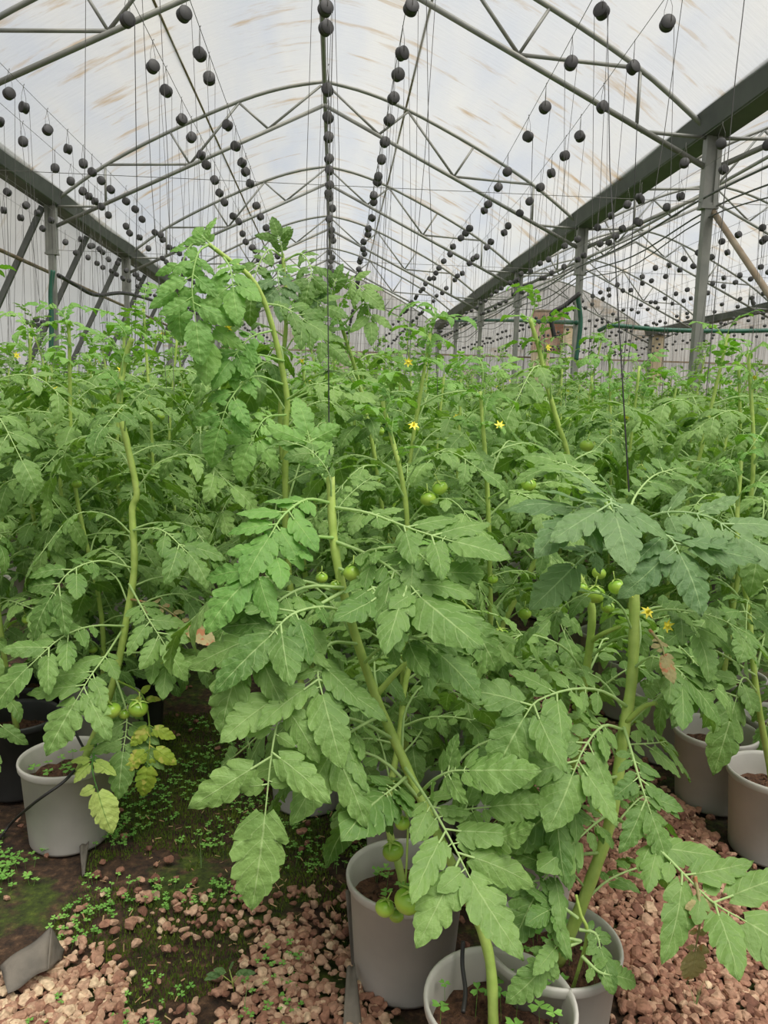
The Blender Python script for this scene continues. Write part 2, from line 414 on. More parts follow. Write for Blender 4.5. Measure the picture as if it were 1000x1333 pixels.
# a library of whole leaves, root at the origin, growing along +X
def std_leaf(seed, lod, droopy=1., size=.12, length=.30):
    rs = np.random.RandomState(seed); mb = MB()
    up = rs.uniform(.02, .12)*length/.3
    P = [(0, 0, 0), (length*.3, 0, up), (length*.68, rs.uniform(-.02, .02), up*1.2-.02*droopy), (length, rs.uniform(-.04, .04), up*.6-.11*droopy*length/.3)]
    leaf(mb, P, size, rs, lod, (0, 0, 1), droop=.35+.45*droopy)
    return mb
LEAF_HI = [std_leaf(100+i, 0, .5+.25*(i % 4), .125, .32).mesh('tomato_leaf', 'leaf') for i in range(8)]
LEAF_HI_Y = [std_leaf(130+i, 0, .6+.3*(i % 3), .105, .25).mesh('young_tomato_leaf', 'leaf_young') for i in range(3)]
LEAF_MID = [std_leaf(200+i, 1, .5+.25*(i % 4), .12, .32).arrays() for i in range(8)]
LEAF_LOW = [std_leaf(300+i, 2, .5+.3*(i % 4), .13, .32).arrays() for i in range(6)]

def fruit_mb(r=.028):
    mb = MB(); pr = []
    for k in range(15):
        a = math.pi*k/14; z = -math.cos(a); q = math.sin(a)
        zz = z*.86 - (.16*math.exp(-(q/.35)**2) if z > 0 else 0)
        pr.append((max(q, .001)*r, zz*r))
    lathe(mb, pr, 22, wob=.015); return mb
FRUIT = fruit_mb().mesh('tomato', 'fruit')
def calyx_mb(r=.028):
    mb = MB()
    for k in range(5):
        a = k*2*math.pi/5; d = np.array([math.cos(a), math.sin(a), 0])
        s_ = np.array([-math.sin(a), math.cos(a), 0])
        pts = [(0, .72), (.35, .80), (.75, .66), (1.05, .55)]
        V = []
        for i, (q, z) in enumerate(pts):
            w = [.10, .13, .08, .01][i]*r
            V += [d*q*r+s_*w+np.array([0, 0, z*r+.003]), d*q*r-s_*w+np.array([0, 0, z*r+.003])]
        mb.add(V, [(0, 1, 3, 2), (2, 3, 5, 4), (4, 5, 7, 6)])
    tube(mb, [(0, 0, .7*r), (.1*r, 0, 1.2*r), (.2*r, .1*r, 1.9*r)], [.0022, .0018, .0018], 5)
    return mb
CALYX = calyx_mb().mesh('calyx', 'stem')
def flower_mb():
    mb = MB()
    for k in range(6):
        a = k*math.pi/3; d = np.array([math.cos(a), math.sin(a), 0]); s_ = np.array([-math.sin(a), math.cos(a), 0])
        V = []
        for q, w, z in ((.1, .15, 0), (.5, .26, .12), (.95, .12, -.05), (1.2, .01, -.2)):
            V += [(d*q+s_*w)*.014+Z3*z*.014, (d*q-s_*w)*.014+Z3*z*.014]
        mb.add(V, [(0, 1, 3, 2), (2, 3, 5, 4), (4, 5, 7, 6)])
    tube(mb, [(0, 0, 0), (0, 0, .007), (0, 0, .014)], [.004, .003, .001], 6)
    return mb
FLOWER = flower_mb().mesh('flower', 'petal')

# ------------------------------------------------------------------ plants
def add_fruit(root, p, r=.028, base=None):
    base = np.array(root.location) if base is None else base
    o = obj('tomato', FRUIT, root, Vector(np.asarray(p)-base)); o.scale = (r/.028,)*3
    o.rotation_euler = (rnd.uniform(-.35, .35), rnd.uniform(-.35, .35), rnd.uniform(0, 6))
    c = obj('calyx', CALYX, o); return o
def add_flower(root, p):
    o = obj('flower', FLOWER, root, Vector(np.asarray(p)-np.array(root.location)))
    o.rotation_euler = (rnd.uniform(.6, 2.2), rnd.uniform(-.6, .6), rnd.uniform(0, 6)); o['label'] = 'small yellow tomato flower'
    return o

def stem_mesh(P, r0=.0105, r1=.006, seg=10, cut=False, name='stem', extra=()):
    mb = MB(); C = spline(P, max(10, 6*len(P)))
    rad = np.linspace(r0, r1, len(C))
    rad = rad*(1+.06*np.sin(np.arange(len(C))*1.9))
    tube(mb, C, rad, seg)
    for e in extra:
        C2 = spline(e[0], 8); tube(mb, C2, np.linspace(e[1], e[1]*.75, len(C2)), 8)
    return mb, C

def orient(o, d, up=(0, 0, 1), scale=1., roll=0.):
    x = Vector(unit(d)); z = Vector(up); z = (z-x*z.dot(x)).normalized(); y = z.cross(x)
    m = Matrix((x, y, z)).transposed()
    if roll: m = m @ Matrix.Rotation(roll, 3, 'X')
    o.rotation_mode = 'QUATERNION'; o.rotation_quaternion = m.to_quaternion(); o.scale = (scale,)*3

def pot_meshes(h=.275, r=.15):
    mb = MB()
    prof = [(.001, 0), (r*.80, 0), (r*.815, .008), (r*.93, h-.03), (r*.955, h-.028), (r*.99, h-.02), (r*1.0, h-.006), (r*.99, h), (r*.955, h), (r*.93, h-.012), (r*.90, h-.06), (r*.84, h-.12)]
    lathe(mb, prof, 48)
    so = MB(); rs = np.random.RandomState(3)
    rings, seg = 9, 32; V = [(0, 0, h-.075)]
    for i in range(1, rings+1):
        for j in range(seg):
            a = j*2*math.pi/seg; q = i/rings*r*.885
            V.append((q*math.cos(a), q*math.sin(a), h-.08+rs.uniform(-.006, .009)))
    T = [(0, 1+j, 1+(j+1) % seg) for j in range(seg)]; Q = []
    for i in range(rings-1):
        for j in range(seg):
            a0 = 1+i*seg+j; a1 = 1+i*seg+(j+1) % seg; Q.append((a0, a0+seg, a1+seg, a1))
    so.add(V, Q, T)
    for k in range(70):
        q = math.sqrt(rs.rand())*r*.84; a = rs.uniform(0, 6.28); s_ = rs.uniform(.002, .006)
        so.add(ICO1[0]*s_*rs.uniform(.6, 1.2, 3)+np.array([q*math.cos(a), q*math.sin(a), h-.074]), None, ICO1[1])
    return mb, so
_p, _so = pot_meshes()
POT = {'pot': _p.mesh('pot', 'pot'), 'pot_dark': _p.mesh('dark_pot', 'pot_dark')}; SOIL = _so.mesh('soil', 'soil')
POTH = .275

def clover_arr(rs, n, area, zf, smin=.006, smax=.012, hmin=.01, hmax=.03):
    mb = MB()
    for k in range(n):
        p = area(rs)
        if p is None: continue
        z = zf(p); h = rs.uniform(hmin, hmax); s_ = rs.uniform(smin, smax)
        top = np.array([p[0]+rs.uniform(-.006, .006), p[1]+rs.uniform(-.006, .006), z+h])
        tube(mb, [(p[0], p[1], z-.003), top], [.0006, .0005], 3, False)
        a0 = rs.uniform(0, 6.28); tilt = rs.uniform(-.3, .3, 2)
        for i in range(3):
            a = a0+i*2.094; d = np.array([math.cos(a), math.sin(a), tilt[0]*math.cos(a)+tilt[1]*math.sin(a)]); b = np.array([-math.sin(a), math.cos(a), 0])
            V = [top, top+d*s_*.7+b*s_*.62+Z3*s_*.12, top+d*s_*1.3+b*s_*.55+Z3*.1*s_, top+d*s_*1.12, top+d*s_*1.3-b*s_*.55+Z3*.1*s_, top+d*s_*.7-b*s_*.62+Z3*s_*.12]
            mb.add(V, [(0, 1, 2, 3), (0, 3, 4, 5)])
    return mb

def make_plant(base, stem_pts, label, leaves=(), auto=0, auto_from=.25, auto_to=1., pot='pot', rs=None, fruit=(), flowers=(), extra=(), r0=.0105, r1=.006, top=True, group='potted tomato plants near the camera', size=1., stem_mat='stem', yaw_bias=None, clover=0, avoid=None, young_top=True):
    base = np.array([base[0], base[1], 0.])
    root = empty('potted_tomato_plant', tuple(base)); tag(root, label, 'tomato plant', group)
    if pot:
        p = obj('pot', POT[pot], root); obj('soil', SOIL, p).rotation_euler.z = rnd.uniform(0, 6)
        if clover:
            r2 = np.random.RandomState(int(clover))
            def ar(q):
                a = q.uniform(0, 6.28); d = math.sqrt(q.rand())*.115; return (d*math.cos(a), d*math.sin(a))
            _c = obj('clover', clover_arr(r2, 16, ar, lambda p_: POTH-.075, .009, .016, .02, .07), p, mat='clover', smooth=False); _c['kind'] = 'stuff'
    P = [np.asarray(q, float)-base for q in stem_pts]
    mb, C = stem_mesh(P, r0, r1, extra=[([np.asarray(q)-base for q in e[0]], e[1]) for e in extra])
    obj('stem', mb, root, mat=stem_mat)
    rs = rs or np.random.RandomState(int(abs(base[0]*1000+base[1]*77)))
    for lf in leaves:
        pts, sz = lf[0], lf[1]; kw = lf[2] if len(lf) > 2 else {}
        kw = dict(kw); mt = kw.pop('mat', 'leaf'); lb = kw.pop('lab', None)
        m2 = MB(); org = np.asarray(pts[0], float)
        leaf(m2, [np.asarray(q)-org for q in pts], sz, rs, 0, kw.pop('face', (0.1, -.55, 1.)), **kw)
        o = obj('leaf', m2, root, Vector(org-base), mat=mt)
        if lb: o['label'] = lb
    cum = np.concatenate([[0], np.cumsum(np.linalg.norm(np.diff(C, axis=0), axis=1))]); cum /= cum[-1]
    az = rs.uniform(0, 6.28)
    for k in range(auto):
        s_ = auto_from+(auto_to-auto_from)*(k+rs.uniform(-.3, .3))/max(1, auto-1); s_ = min(max(s_, .05), 1.)
        p = np.array([np.interp(s_, cum, C[:, i]) for i in range(3)])
        az += 2.4+rs.uniform(-.4, .4)
        if avoid is not None and s_ < avoid[0] and math.cos(az-avoid[1]) > .55: continue
        nearTop = s_ > .84
        el = (.9 if nearTop else .15)+rs.uniform(-.2, .25)
        d = np.array([math.cos(az)*math.cos(el), math.sin(az)*math.cos(el), math.sin(el)])
        me = LEAF_HI_Y[rs.randint(3)] if (nearTop and young_top) else LEAF_HI[rs.randint(8)]
        o = obj('leaf', me, root, Vector(p))
        sc = size*(rs.uniform(.4, .7) if nearTop else rs.uniform(.8, 1.15))
        orient(o, d, (rs.uniform(-.2, .2), rs.uniform(-.35, .1), 1), sc, rs.uniform(-.3, .3))
    for f in fruit:
        add_fruit(root, f[0], f[1] if len(f) > 1 else .028, base)
    for f in flowers: add_flower(root, f)
    return root
def A(*pts):      # stem / rachis given as spots of the photograph with their distances
    return [at(*p) for p in pts]
def truss_stalk(p_from, p_to):
    return [p_from, (np.asarray(p_from)+np.asarray(p_to))/2+np.array([0, 0, .01]), p_to]

# --- central foreground plant, cut off at the top, leaning left
bA = at(640, 1300, 1.36); bA[2] = .2
potA = (.575, 1.345)
stemA = [np.array([.565, 1.335, .19])] + A((636, 1240, 1.38), (600, 1150, 1.43), (560, 1065, 1.50), (530, 1000, 1.55), (487, 900, 1.60), (455, 800, 1.62), (436, 715, 1.64), (430, 620, 1.67))
LA = [
    (A((447, 770, 1.60), (402, 800, 1.50), (378, 870, 1.42), (356, 965, 1.35), (345, 1062, 1.31)), .150, dict(droop=.25, face=(.05, -1.2, .8))),
    (A((528, 1000, 1.53), (556, 1040, 1.42), (585, 1090, 1.35), (612, 1143, 1.30)), .148, dict(droop=.2, face=(.2, -.9, 1))),
    (A((545, 1035, 1.50), (565, 1015, 1.42), (588, 1004, 1.39), (612, 1003, 1.37)), .125, dict(droop=.25, pairs=[(.6, .55)], face=(.1, -.9, 1))),
    (A((528, 1012, 1.52), (512, 1026, 1.44), (500, 1035, 1.41)), .140, dict(droop=.25, pairs=[(.5, .5)], face=(-.1, -.9, .9))),
    (A((465, 838, 1.61), (430, 838, 1.50), (414, 872, 1.43), (420, 905, 1.39)), .140, dict(droop=.3, face=(0, -.9, .9))),
    (A((437, 705, 1.64), (480, 722, 1.56), (520, 748, 1.48), (548, 778, 1.43)), .150, dict(droop=.3, face=(.1, -.9, .9))),
    (A((432, 660, 1.66), (480, 668, 1.60), (540, 690, 1.53), (590, 705, 1.50)), .120, dict(droop=.3, face=(.1, -.6, 1))),
    (A((431, 655, 1.66), (400, 650, 1.60), (370, 670, 1.54), (350, 700, 1.50)), .105, dict(droop=.4, mat='leaf_young')),
    (A((434, 700, 1.64), (395, 700, 1.55), (350, 725, 1.48), (318, 760, 1.45)), .110, dict(droop=.4, mat='leaf_young')),
    (A((447, 765, 1.60), (395, 765, 1.52), (345, 800, 1.45), (312, 870, 1.40)), .125, dict(droop=.4, face=(0, -.9, 1))),
    (A((455, 798, 1.60), (420, 790, 1.50), (380, 800, 1.43), (350, 830, 1.40)), .125, dict(droop=.3)),
    (A((500, 930, 1.57), (470, 945, 1.46), (440, 965, 1.40), (425, 990, 1.38)), .120, dict(droop=.3, face=(0, -1, .9))),
    (A((475, 862, 1.60), (500, 840, 1.50), (540, 830, 1.45), (570, 850, 1.42)), .110, dict(droop=.3, face=(0, -.8, 1))),
    (A((433, 640, 1.67), (410, 600, 1.70), (400, 560, 1.72)), .085, dict(droop=.4, mat='leaf_young')),
    (A((442, 740, 1.62), (480, 760, 1.50), (500, 790, 1.44)), .105, dict(droop=.3)),
    (A((560, 1065, 1.50), (600, 1055, 1.44), (640, 1050, 1.42)), .120, dict(droop=.2, pairs=[(.6, .6)], face=(.2, -.9, 1))),
    (A((590, 1130, 1.43), (620, 1100, 1.38), (640, 1095, 1.36)), .10, dict(droop=.2, pairs=[], face=(.2, -.9, 1))),
]
A_root = make_plant(potA, stemA, 'foreground tomato plant with topped leaning stem, in the front grey pot', LA, r0=.0108, r1=.0092, pot='pot', clover=5,
    extra=[(A((490, 905, 1.6), (512, 880, 1.6), (536, 856, 1.6)), .0075)],
    fruit=[(at(459, 746, 1.56), .0195), (at(419, 752, 1.60), .013), (at(437, 762, 1.62), .012)], rs=np.random.RandomState(5),
    auto=20, auto_from=.3, auto_to=.95, young_top=False, avoid=(1.1, -math.pi*.5), size=.95)

# --- plant in the second grey pot, hidden stem, carries the big green fruit
stemB = [np.array([.43, 1.76, .2])] + A((520, 1130, 1.78), (505, 1060, 1.82), (520, 960, 1.9), (530, 880, 1.95), (560, 800, 2.0), (590, 730, 2.05))
make_plant((.43, 1.76), stemB, 'tomato plant in the grey pot with the large green tomatoes hanging over its rim', rs=np.random.RandomState(8), auto=17, auto_from=.3, clover=6,
    fruit=[(at(501, 1182, 1.55), .0215), (at(531, 1173, 1.52), .030), (at(516, 1192, 1.58), .017), (at(546, 1143, 1.56), .025), (at(512, 1108, 1.60), .024), (at(560, 1122, 1.62), .018), (at(524, 1072, 1.62), .017), (at(634, 834, 2.02), .020), (at(652, 828, 2.02), .024), (at(656, 840, 2.06), .021), (at(640, 846, 2.05), .015)], avoid=(1.1, -math.pi*.5),
    extra=[(A((578, 762, 2.03), (610, 790, 2.03), (645, 825, 2.04)), .003), (A((515, 1050, 1.8), (530, 1060, 1.65), (530, 1110, 1.58), (528, 1150, 1.56)), .003)], size=.85)

# --- right foreground plant
stemD = [np.array([.745, 1.53, .19])] + A((768, 1150, 1.53), (796, 1062, 1.56), (812, 955, 1.60), (823, 880, 1.63), (826, 785, 1.67), (823, 725, 1.70), (812, 692, 1.72))
LD = [
    (A((815, 700, 1.71), (795, 665, 1.62), (762, 655, 1.55), (742, 675, 1.51)), .125, dict(droop=.4, mat='leaf_blue', face=(-.2, -.7, .8))),
    (A((813, 694, 1.71), (805, 662, 1.60), (795, 650, 1.52), (800, 668, 1.48)), .130, dict(droop=.3, mat='leaf_blue', face=(0, -1., .7))),
    (A((815, 695, 1.71), (860, 668, 1.66), (920, 672, 1.60), (965, 700, 1.55)), .125, dict(droop=.5, mat='leaf_blue', face=(.1, -.8, .8))),
    (A((820, 705, 1.70), (845, 690, 1.58), (872, 700, 1.50), (885, 722, 1.47)), .125, dict(droop=.4, mat='leaf_blue', face=(.1, -.9, .7))),
    (A((822, 720, 1.70), (790, 715, 1.60), (765, 722, 1.56), (745, 740, 1.54)), .120, dict(droop=.3, mat='leaf_blue', pairs=[(.6, .5)])),
    (A((815, 692, 1.72), (825, 650, 1.85), (850, 620, 1.95), (880, 610, 2.0)), .11, dict(droop=.5)),
    (A((812, 692, 1.72), (780, 640, 1.85), (750, 610, 1.95), (720, 600, 2.0)), .11, dict(droop=.5)),
    (A((812, 945, 1.60), (824, 985, 1.50), (835, 1022, 1.45), (848, 1060, 1.42)), .095, dict(droop=.3, face=(.1, -.9, .9))),
    (A((797, 1062, 1.56), (835, 1085, 1.44), (875, 1122, 1.37), (925, 1172, 1.31), (972, 1200, 1.27)), .150, dict(droop=.25, face=(.15, -.9, 1), pairs=[(.36, .7), (.58, 1.0), (.80, .95)])),
    (A((800, 1055, 1.56), (775, 1072, 1.48), (750, 1095, 1.44)), .110, dict(droop=.3, pairs=[(.5, .6)])),
    (A((817, 920, 1.61), (785, 900, 1.53), (745, 897, 1.48), (700, 912, 1.45), (682, 935, 1.43)), .130, dict(droop=.3, face=(-.1, -.9, .9))),
    (A((812, 950, 1.60), (785, 945, 1.50), (760, 975, 1.45), (745, 1010, 1.42)), .120, dict(droop=.3, face=(0, -1, .8))),
    (A((824, 870, 1.63), (850, 855, 1.60), (880, 870, 1.56), (895, 885, 1.55)), .115, dict(droop=.4)),
    (A((806, 1010, 1.58), (770, 1020, 1.50), (735, 1040, 1.46), (712, 1060, 1.45)), .115, dict(droop=.3, face=(0, -.9, .9))),
    (A((826, 800, 1.66), (860, 790, 1.68), (890, 800, 1.66), (910, 830, 1.6)), .10, dict(droop=.5)),
    (A((780, 1110, 1.54), (745, 1115, 1.46), (715, 1135, 1.42), (700, 1160, 1.40)), .11, dict(droop=.3, face=(0, -.9, .9))),
    (A((846, 820, 1.6), (860, 838, 1.55), (866, 856, 1.53)), .055, dict(droop=.4, mat='leaf_dry', lab='small leaf with an orange withered patch', pairs=[])),
    (A((905, 1140, 1.34), (912, 1190, 1.30), (905, 1240, 1.30)), .07, dict(droop=.5, mat='leaf_dry', lab='pale curled dying leaf', pairs=[])),
]
make_plant((.725, 1.51), stemD, 'tall right foreground tomato plant with thick bare stem and drooping grey-green crown', LD, r0=.0135, r1=.0115, clover=9,
    extra=[(A((815, 940, 1.60), (838, 920, 1.58), (855, 915, 1.56)), .006), (A((822, 725, 1.70), (800, 690, 1.73), (790, 690, 1.75)), .007)],
    flowers=[at(843, 797, 1.60), at(870, 815, 1.62), at(820, 770, 1.66)], rs=np.random.RandomState(21), auto=14, auto_from=.15, auto_to=.8, young_top=False, avoid=(1.1, -math.pi*.5), size=.85,
    fruit=[(at(745, 1037, 1.62), .017), (at(729, 1006, 1.64), .022), (at(777, 1053, 1.62), .014)])

# --- topped plant behind it with a cluster of pale fruit
stemE = [np.array([.80, 2.02, .2])] + A((745, 1000, 1.98), (760, 895, 1.93), (769, 830, 1.92), (769, 785, 1.92), (748, 742, 1.93))
make_plant((.80, 2.02), stemE, 'topped tomato plant with a cluster of pale tomatoes left of the thick bare stem', rs=np.random.RandomState(33), auto=12, auto_from=.3, auto_to=.7,
    extra=[(A((769, 835, 1.92), (785, 825, 1.88), (808, 815, 1.86)), .007)], r0=.011, r1=.0105,
    fruit=[(at(775, 774, 1.84), .025), (at(803, 764, 1.84), .021), (at(791, 790, 1.82), .0175), (at(780, 746, 1.9), .018), (at(758, 765, 1.9), .015)], young_top=False, avoid=(1.1, -math.pi*.5))

# --- left aisle plant
stemG = [np.array([-.575, 2.40, .2])] + A((128, 945, 2.40), (150, 880, 2.40), (166, 800, 2.42), (175, 735, 2.44), (172, 665, 2.46), (178, 640, 2.46), (166, 580, 2.47), (156, 530, 2.48), (161, 475, 2.50), (172, 440, 2.50))
LG = [
    (A((158, 822, 2.41), (140, 850, 2.30), (118, 880, 2.22), (99, 912, 2.17)), .150, dict(droop=.3, face=(0, -1, .9))),
    (A((162, 815, 2.41), (120, 815, 2.30), (80, 830, 2.22), (35, 870, 2.16)), .140, dict(droop=.4, face=(0, -.9, .9))),
    (A((150, 885, 2.40), (185, 905, 2.32), (195, 950, 2.26), (192, 1000, 2.23)), .085, dict(droop=.4, mat='leaf_yellow', lab='drooping yellowing leaf', face=(.2, -1.2, .4))),
    (A((130, 940, 2.38), (124, 975, 2.26), (120, 1000, 2.20), (128, 1032, 2.17)), .125, dict(droop=.4, mat='leaf_mottle', lab='mottled yellow leaf with green veins', pairs=[(.55, .6)], face=(.2, -1.2, .4))),
    (A((150, 880, 2.40), (165, 930, 2.30), (160, 980, 2.24)), .12, dict(droop=.4, face=(.1, -1.1, .5))),
    (A((160, 850, 2.41), (195, 850, 2.34), (230, 858, 2.30)), .12, dict(droop=.3)),
    (A((170, 780, 2.42), (210, 790, 2.36), (245, 815, 2.32)), .10, dict(droop=.5, mat='leaf_dry', lab='folded pale withered leaf', pairs=[])),
    (A((174, 740, 2.44), (130, 730, 2.36), (90, 745, 2.28), (65, 780, 2.25)), .125, dict(droop=.5)),
    (A((172, 690, 2.45), (210, 690, 2.36), (245, 720, 2.30)), .12, dict(droop=.5)),
    (A((168, 760, 2.43), (190, 800, 2.28), (215, 840, 2.24)), .12, dict(droop=.4)),
]
make_plant((-.60, 2.40), stemG, 'tomato plant with long bare kinked stem in the grey pot beside the left aisle', LG, r0=.0125, r1=.009, auto=26, auto_from=.35, auto_to=1., rs=np.random.RandomState(41), size=.85, clover=12,
    fruit=[(at(145, 925, 2.26), .028), (at(180, 922, 2.25), .029), (at(162, 930, 2.3), .017), (at(233, 856, 2.42), .024), (at(213, 862, 2.46), .022)], avoid=(.75, -math.pi*.5))

# --- the two tall plants behind the central one
stemH = [np.array([.16, 2.62, .2]), np.array([.1, 2.62, .7])] + A((372, 690, 2.62), (372, 560, 2.60), (374, 520, 2.60), (362, 455, 2.58), (345, 395, 2.56), (325, 360, 2.54), (298, 338, 2.52), (272, 318, 2.50))
LH = [
    (A((272, 318, 2.50), (258, 330, 2.46), (250, 370, 2.42), (255, 420, 2.40)), .12, dict(mat='leaf_young', face=(.1, -1.2, .3), droop=.3)),
    (A((274, 320, 2.50), (250, 318, 2.50), (236, 350, 2.48), (234, 400, 2.46)), .11, dict(mat='leaf_young', face=(-.1, -1.2, .3), droop=.3)),
    (A((290, 333, 2.52), (300, 350, 2.46), (304, 380, 2.42)), .11, dict(mat='leaf_young', face=(.1, -1.2, .3), droop=.3)),
    (A((280, 325, 2.50), (268, 312, 2.50), (262, 306, 2.52)), .07, dict(mat='leaf_young', face=(-.1, -1.2, .3), droop=.3)),
    (A((335, 372, 2.55), (300, 372, 2.5), (280, 400, 2.45), (272, 450, 2.42)), .11, dict(mat='leaf_young', face=(-.1, -1.2, .5), droop=.3)),
    (A((345, 395, 2.56), (370, 400, 2.6), (400, 420, 2.6)), .10, dict(face=(0, -.8, .8))),
    (A((355, 430, 2.57), (325, 440, 2.5), (300, 470, 2.45)), .10, dict(mat='leaf_young', face=(0, -1, .8))),
    (A((368, 500, 2.58), (330, 490, 2.48), (300, 520, 2.42), (285, 560, 2.40)), .11, dict(mat='leaf_young', face=(0, -1, .7))),
    (A((372, 540, 2.58), (345, 545, 2.48), (325, 580, 2.44)), .11, dict(mat='leaf_young', face=(0, -1, .7))),
    (A((370, 470, 2.58), (330, 462, 2.52), (290, 480, 2.48)), .10, dict(mat='leaf_young')),
    (A((374, 520, 2.58), (410, 500, 2.52), (450, 510, 2.48)), .10, dict()),
]
make_plant((.16, 2.62), stemH, 'tallest tomato plant, its pale nodding tip left of the roof ridge', LH, r0=.012, r1=.0065, auto=16, auto_from=.25, auto_to=.72, rs=np.random.RandomState(52), flowers=[at(297, 427, 2.5)], pot='pot')
stemI = [np.array([.17, 3.02, .2]), np.array([.12, 3.0, .8])] + A((368, 600, 3.0), (366, 500, 3.0), (372, 430, 3.0), (372, 380, 3.0), (368, 330, 3.0))
LI = [
    (A((369, 335, 3.0), (350, 325, 2.95), (335, 350, 2.9), (328, 385, 2.88)), .10, dict(face=(-.1, -1.2, .3))),
    (A((370, 340, 3.0), (392, 330, 2.95), (405, 350, 2.9), (402, 370, 2.88)), .10, dict(face=(.1, -1.2, .3))),
    (A((370, 350, 3.0), (362, 355, 2.9), (365, 385, 2.86)), .10, dict(face=(.0, -1.2, .3), mat='leaf_blue')),
    (A((369, 338, 3.0), (366, 320, 2.98), (362, 306, 2.98)), .07, dict(face=(.0, -1.2, .3))),
    (A((372, 400, 3.0), (395, 385, 2.95), (425, 400, 2.9)), .10, dict(face=(.0, -1.2, .6))),
    (A((372, 420, 3.0), (400, 425, 2.92), (430, 450, 2.88)), .10, dict(face=(.0, -1.2, .6))),
]
make_plant((.17, 3.02), stemI, 'tall darker tomato plant just right of the tallest nodding one', LI, r0=.011, r1=.006, auto=18, auto_from=.25, auto_to=.9, rs=np.random.RandomState(60), flowers=[at(393, 470, 3.0)])
stemJ = [np.array([.45, 3.05, .2]), np.array([.46, 3.05, .8])] + A((500, 680, 3.05), (487, 590, 3.05), (468, 500, 3.05), (445, 425, 3.05), (432, 378, 3.05))
LJ = [
    (A((433, 382, 3.05), (418, 366, 3.0), (410, 385, 2.95)), .09, dict(face=(-.1, -1.2, .3), mat='leaf_blue')),
    (A((433, 384, 3.05), (455, 366, 3.0), (475, 380, 2.95)), .09, dict(face=(.1, -1.2, .4))),
    (A((436, 395, 3.05), (434, 375, 2.98), (438, 362, 2.98)), .06, dict(face=(0, -1.2, .4))),
    (A((445, 425, 3.05), (475, 395, 3.0), (482, 420, 2.95)), .09, dict(face=(0, -1.2, .4))),
]
make_plant((.45, 3.05), stemJ, 'tomato plant whose dark tip stands right below the roof ridge tube', LJ, auto=18, auto_from=.2, auto_to=.92, rs=np.random.RandomState(61), fruit=[(at(497, 562, 2.95), .018)])
# --- plant with a single pale fruit right of centre
stemK = [np.array([.80, 3.0, .2]), np.array([.95, 3.0, .6])] + A((733, 660, 3.0), (740, 600, 3.0), (726, 550, 3.0), (712, 500, 3.0), (702, 455, 3.0), (690, 415, 3.0))
make_plant((.80, 3.0), stemK, 'tomato plant with one round pale tomato beside its pale stem, right of centre', auto=22, auto_from=.2, rs=np.random.RandomState(66), r0=.013, r1=.008, fruit=[(at(764, 580, 2.9), .027)], flowers=[at(714, 452, 3.0)])
# --- right row, first plants
stemP = [np.array([1.68, 2.28, .2])] + A((985, 900, 2.22), (975, 800, 2.25), (960, 700, 2.3), (965, 600, 2.35))
LP_ = [
    (A((985, 900, 2.22), (968, 882, 2.06), (957, 915, 2.02)), .200, dict(pairs=[(.6, .5)], droop=.3, face=(0, -1.2, .5))),
    (A((985, 880, 2.22), (925, 845, 2.06), (908, 872, 2.02)), .180, dict(pairs=[(.6, .5)], droop=.3, face=(0, -1.2, .5))),
]
make_plant((1.68, 2.28), stemP, 'tomato plant in the grey pot cut by the right edge of the photo', LP_, auto=16, auto_from=.3, rs=np.random.RandomState(70), avoid=(.5, -math.pi*.5))
make_plant((1.64, 2.60), [np.array(q) for q in ((1.64, 2.6, .2), (1.66, 2.6, .7), (1.7, 2.62, 1.2), (1.66, 2.65, 1.62))], 'tomato plant in the second grey pot of the row right of the gravel aisle', auto=18, auto_from=.25, rs=np.random.RandomState(71), avoid=(.35, -math.pi*.7))
make_plant((1.62, 2.98), [np.array(q) for q in ((1.62, 2.98, .2), (1.6, 3., .7), (1.68, 3.0, 1.2), (1.76, 3.0, 1.72))], 'tomato plant in the third grey pot of the row right of the gravel aisle', auto=20, auto_from=.3, rs=np.random.RandomState(72), fruit=[(at(835, 610, 3.), .02)])
# small seedling-like plant in the pot between, low right of the front pot
stemQ = [np.array([.745, 1.43, .2])] + A((764, 1220, 1.40), (756, 1190, 1.40), (750, 1165, 1.41))
LQ = [
    (A((756, 1225, 1.39), (735, 1222, 1.36), (722, 1235, 1.34)), .07, dict(pairs=[], face=(0, -1, 1))),
    (A((756, 1225, 1.39), (725, 1240, 1.35), (705, 1262, 1.33)), .085, dict(pairs=[(.6, .5)], face=(0, -1, 1))),
    (A((754, 1210, 1.40), (775, 1215, 1.39), (782, 1235, 1.37)), .07, dict(pairs=[(.6, .5)], face=(0, -1, 1))),
    (A((752, 1195, 1.40), (730, 1180, 1.39), (715, 1185, 1.37)), .06, dict(face=(0, -1, 1))),
    (A((758, 1245, 1.37), (780, 1265, 1.34), (800, 1270, 1.34)), .07, dict(pairs=[(.6, .6)], face=(0, -1, 1))),
]
make_plant((.745, 1.43), stemQ, 'small weak tomato shoot sharing the grey pot right of the front pot', LQ, r0=.004, r1=.003, pot=None)

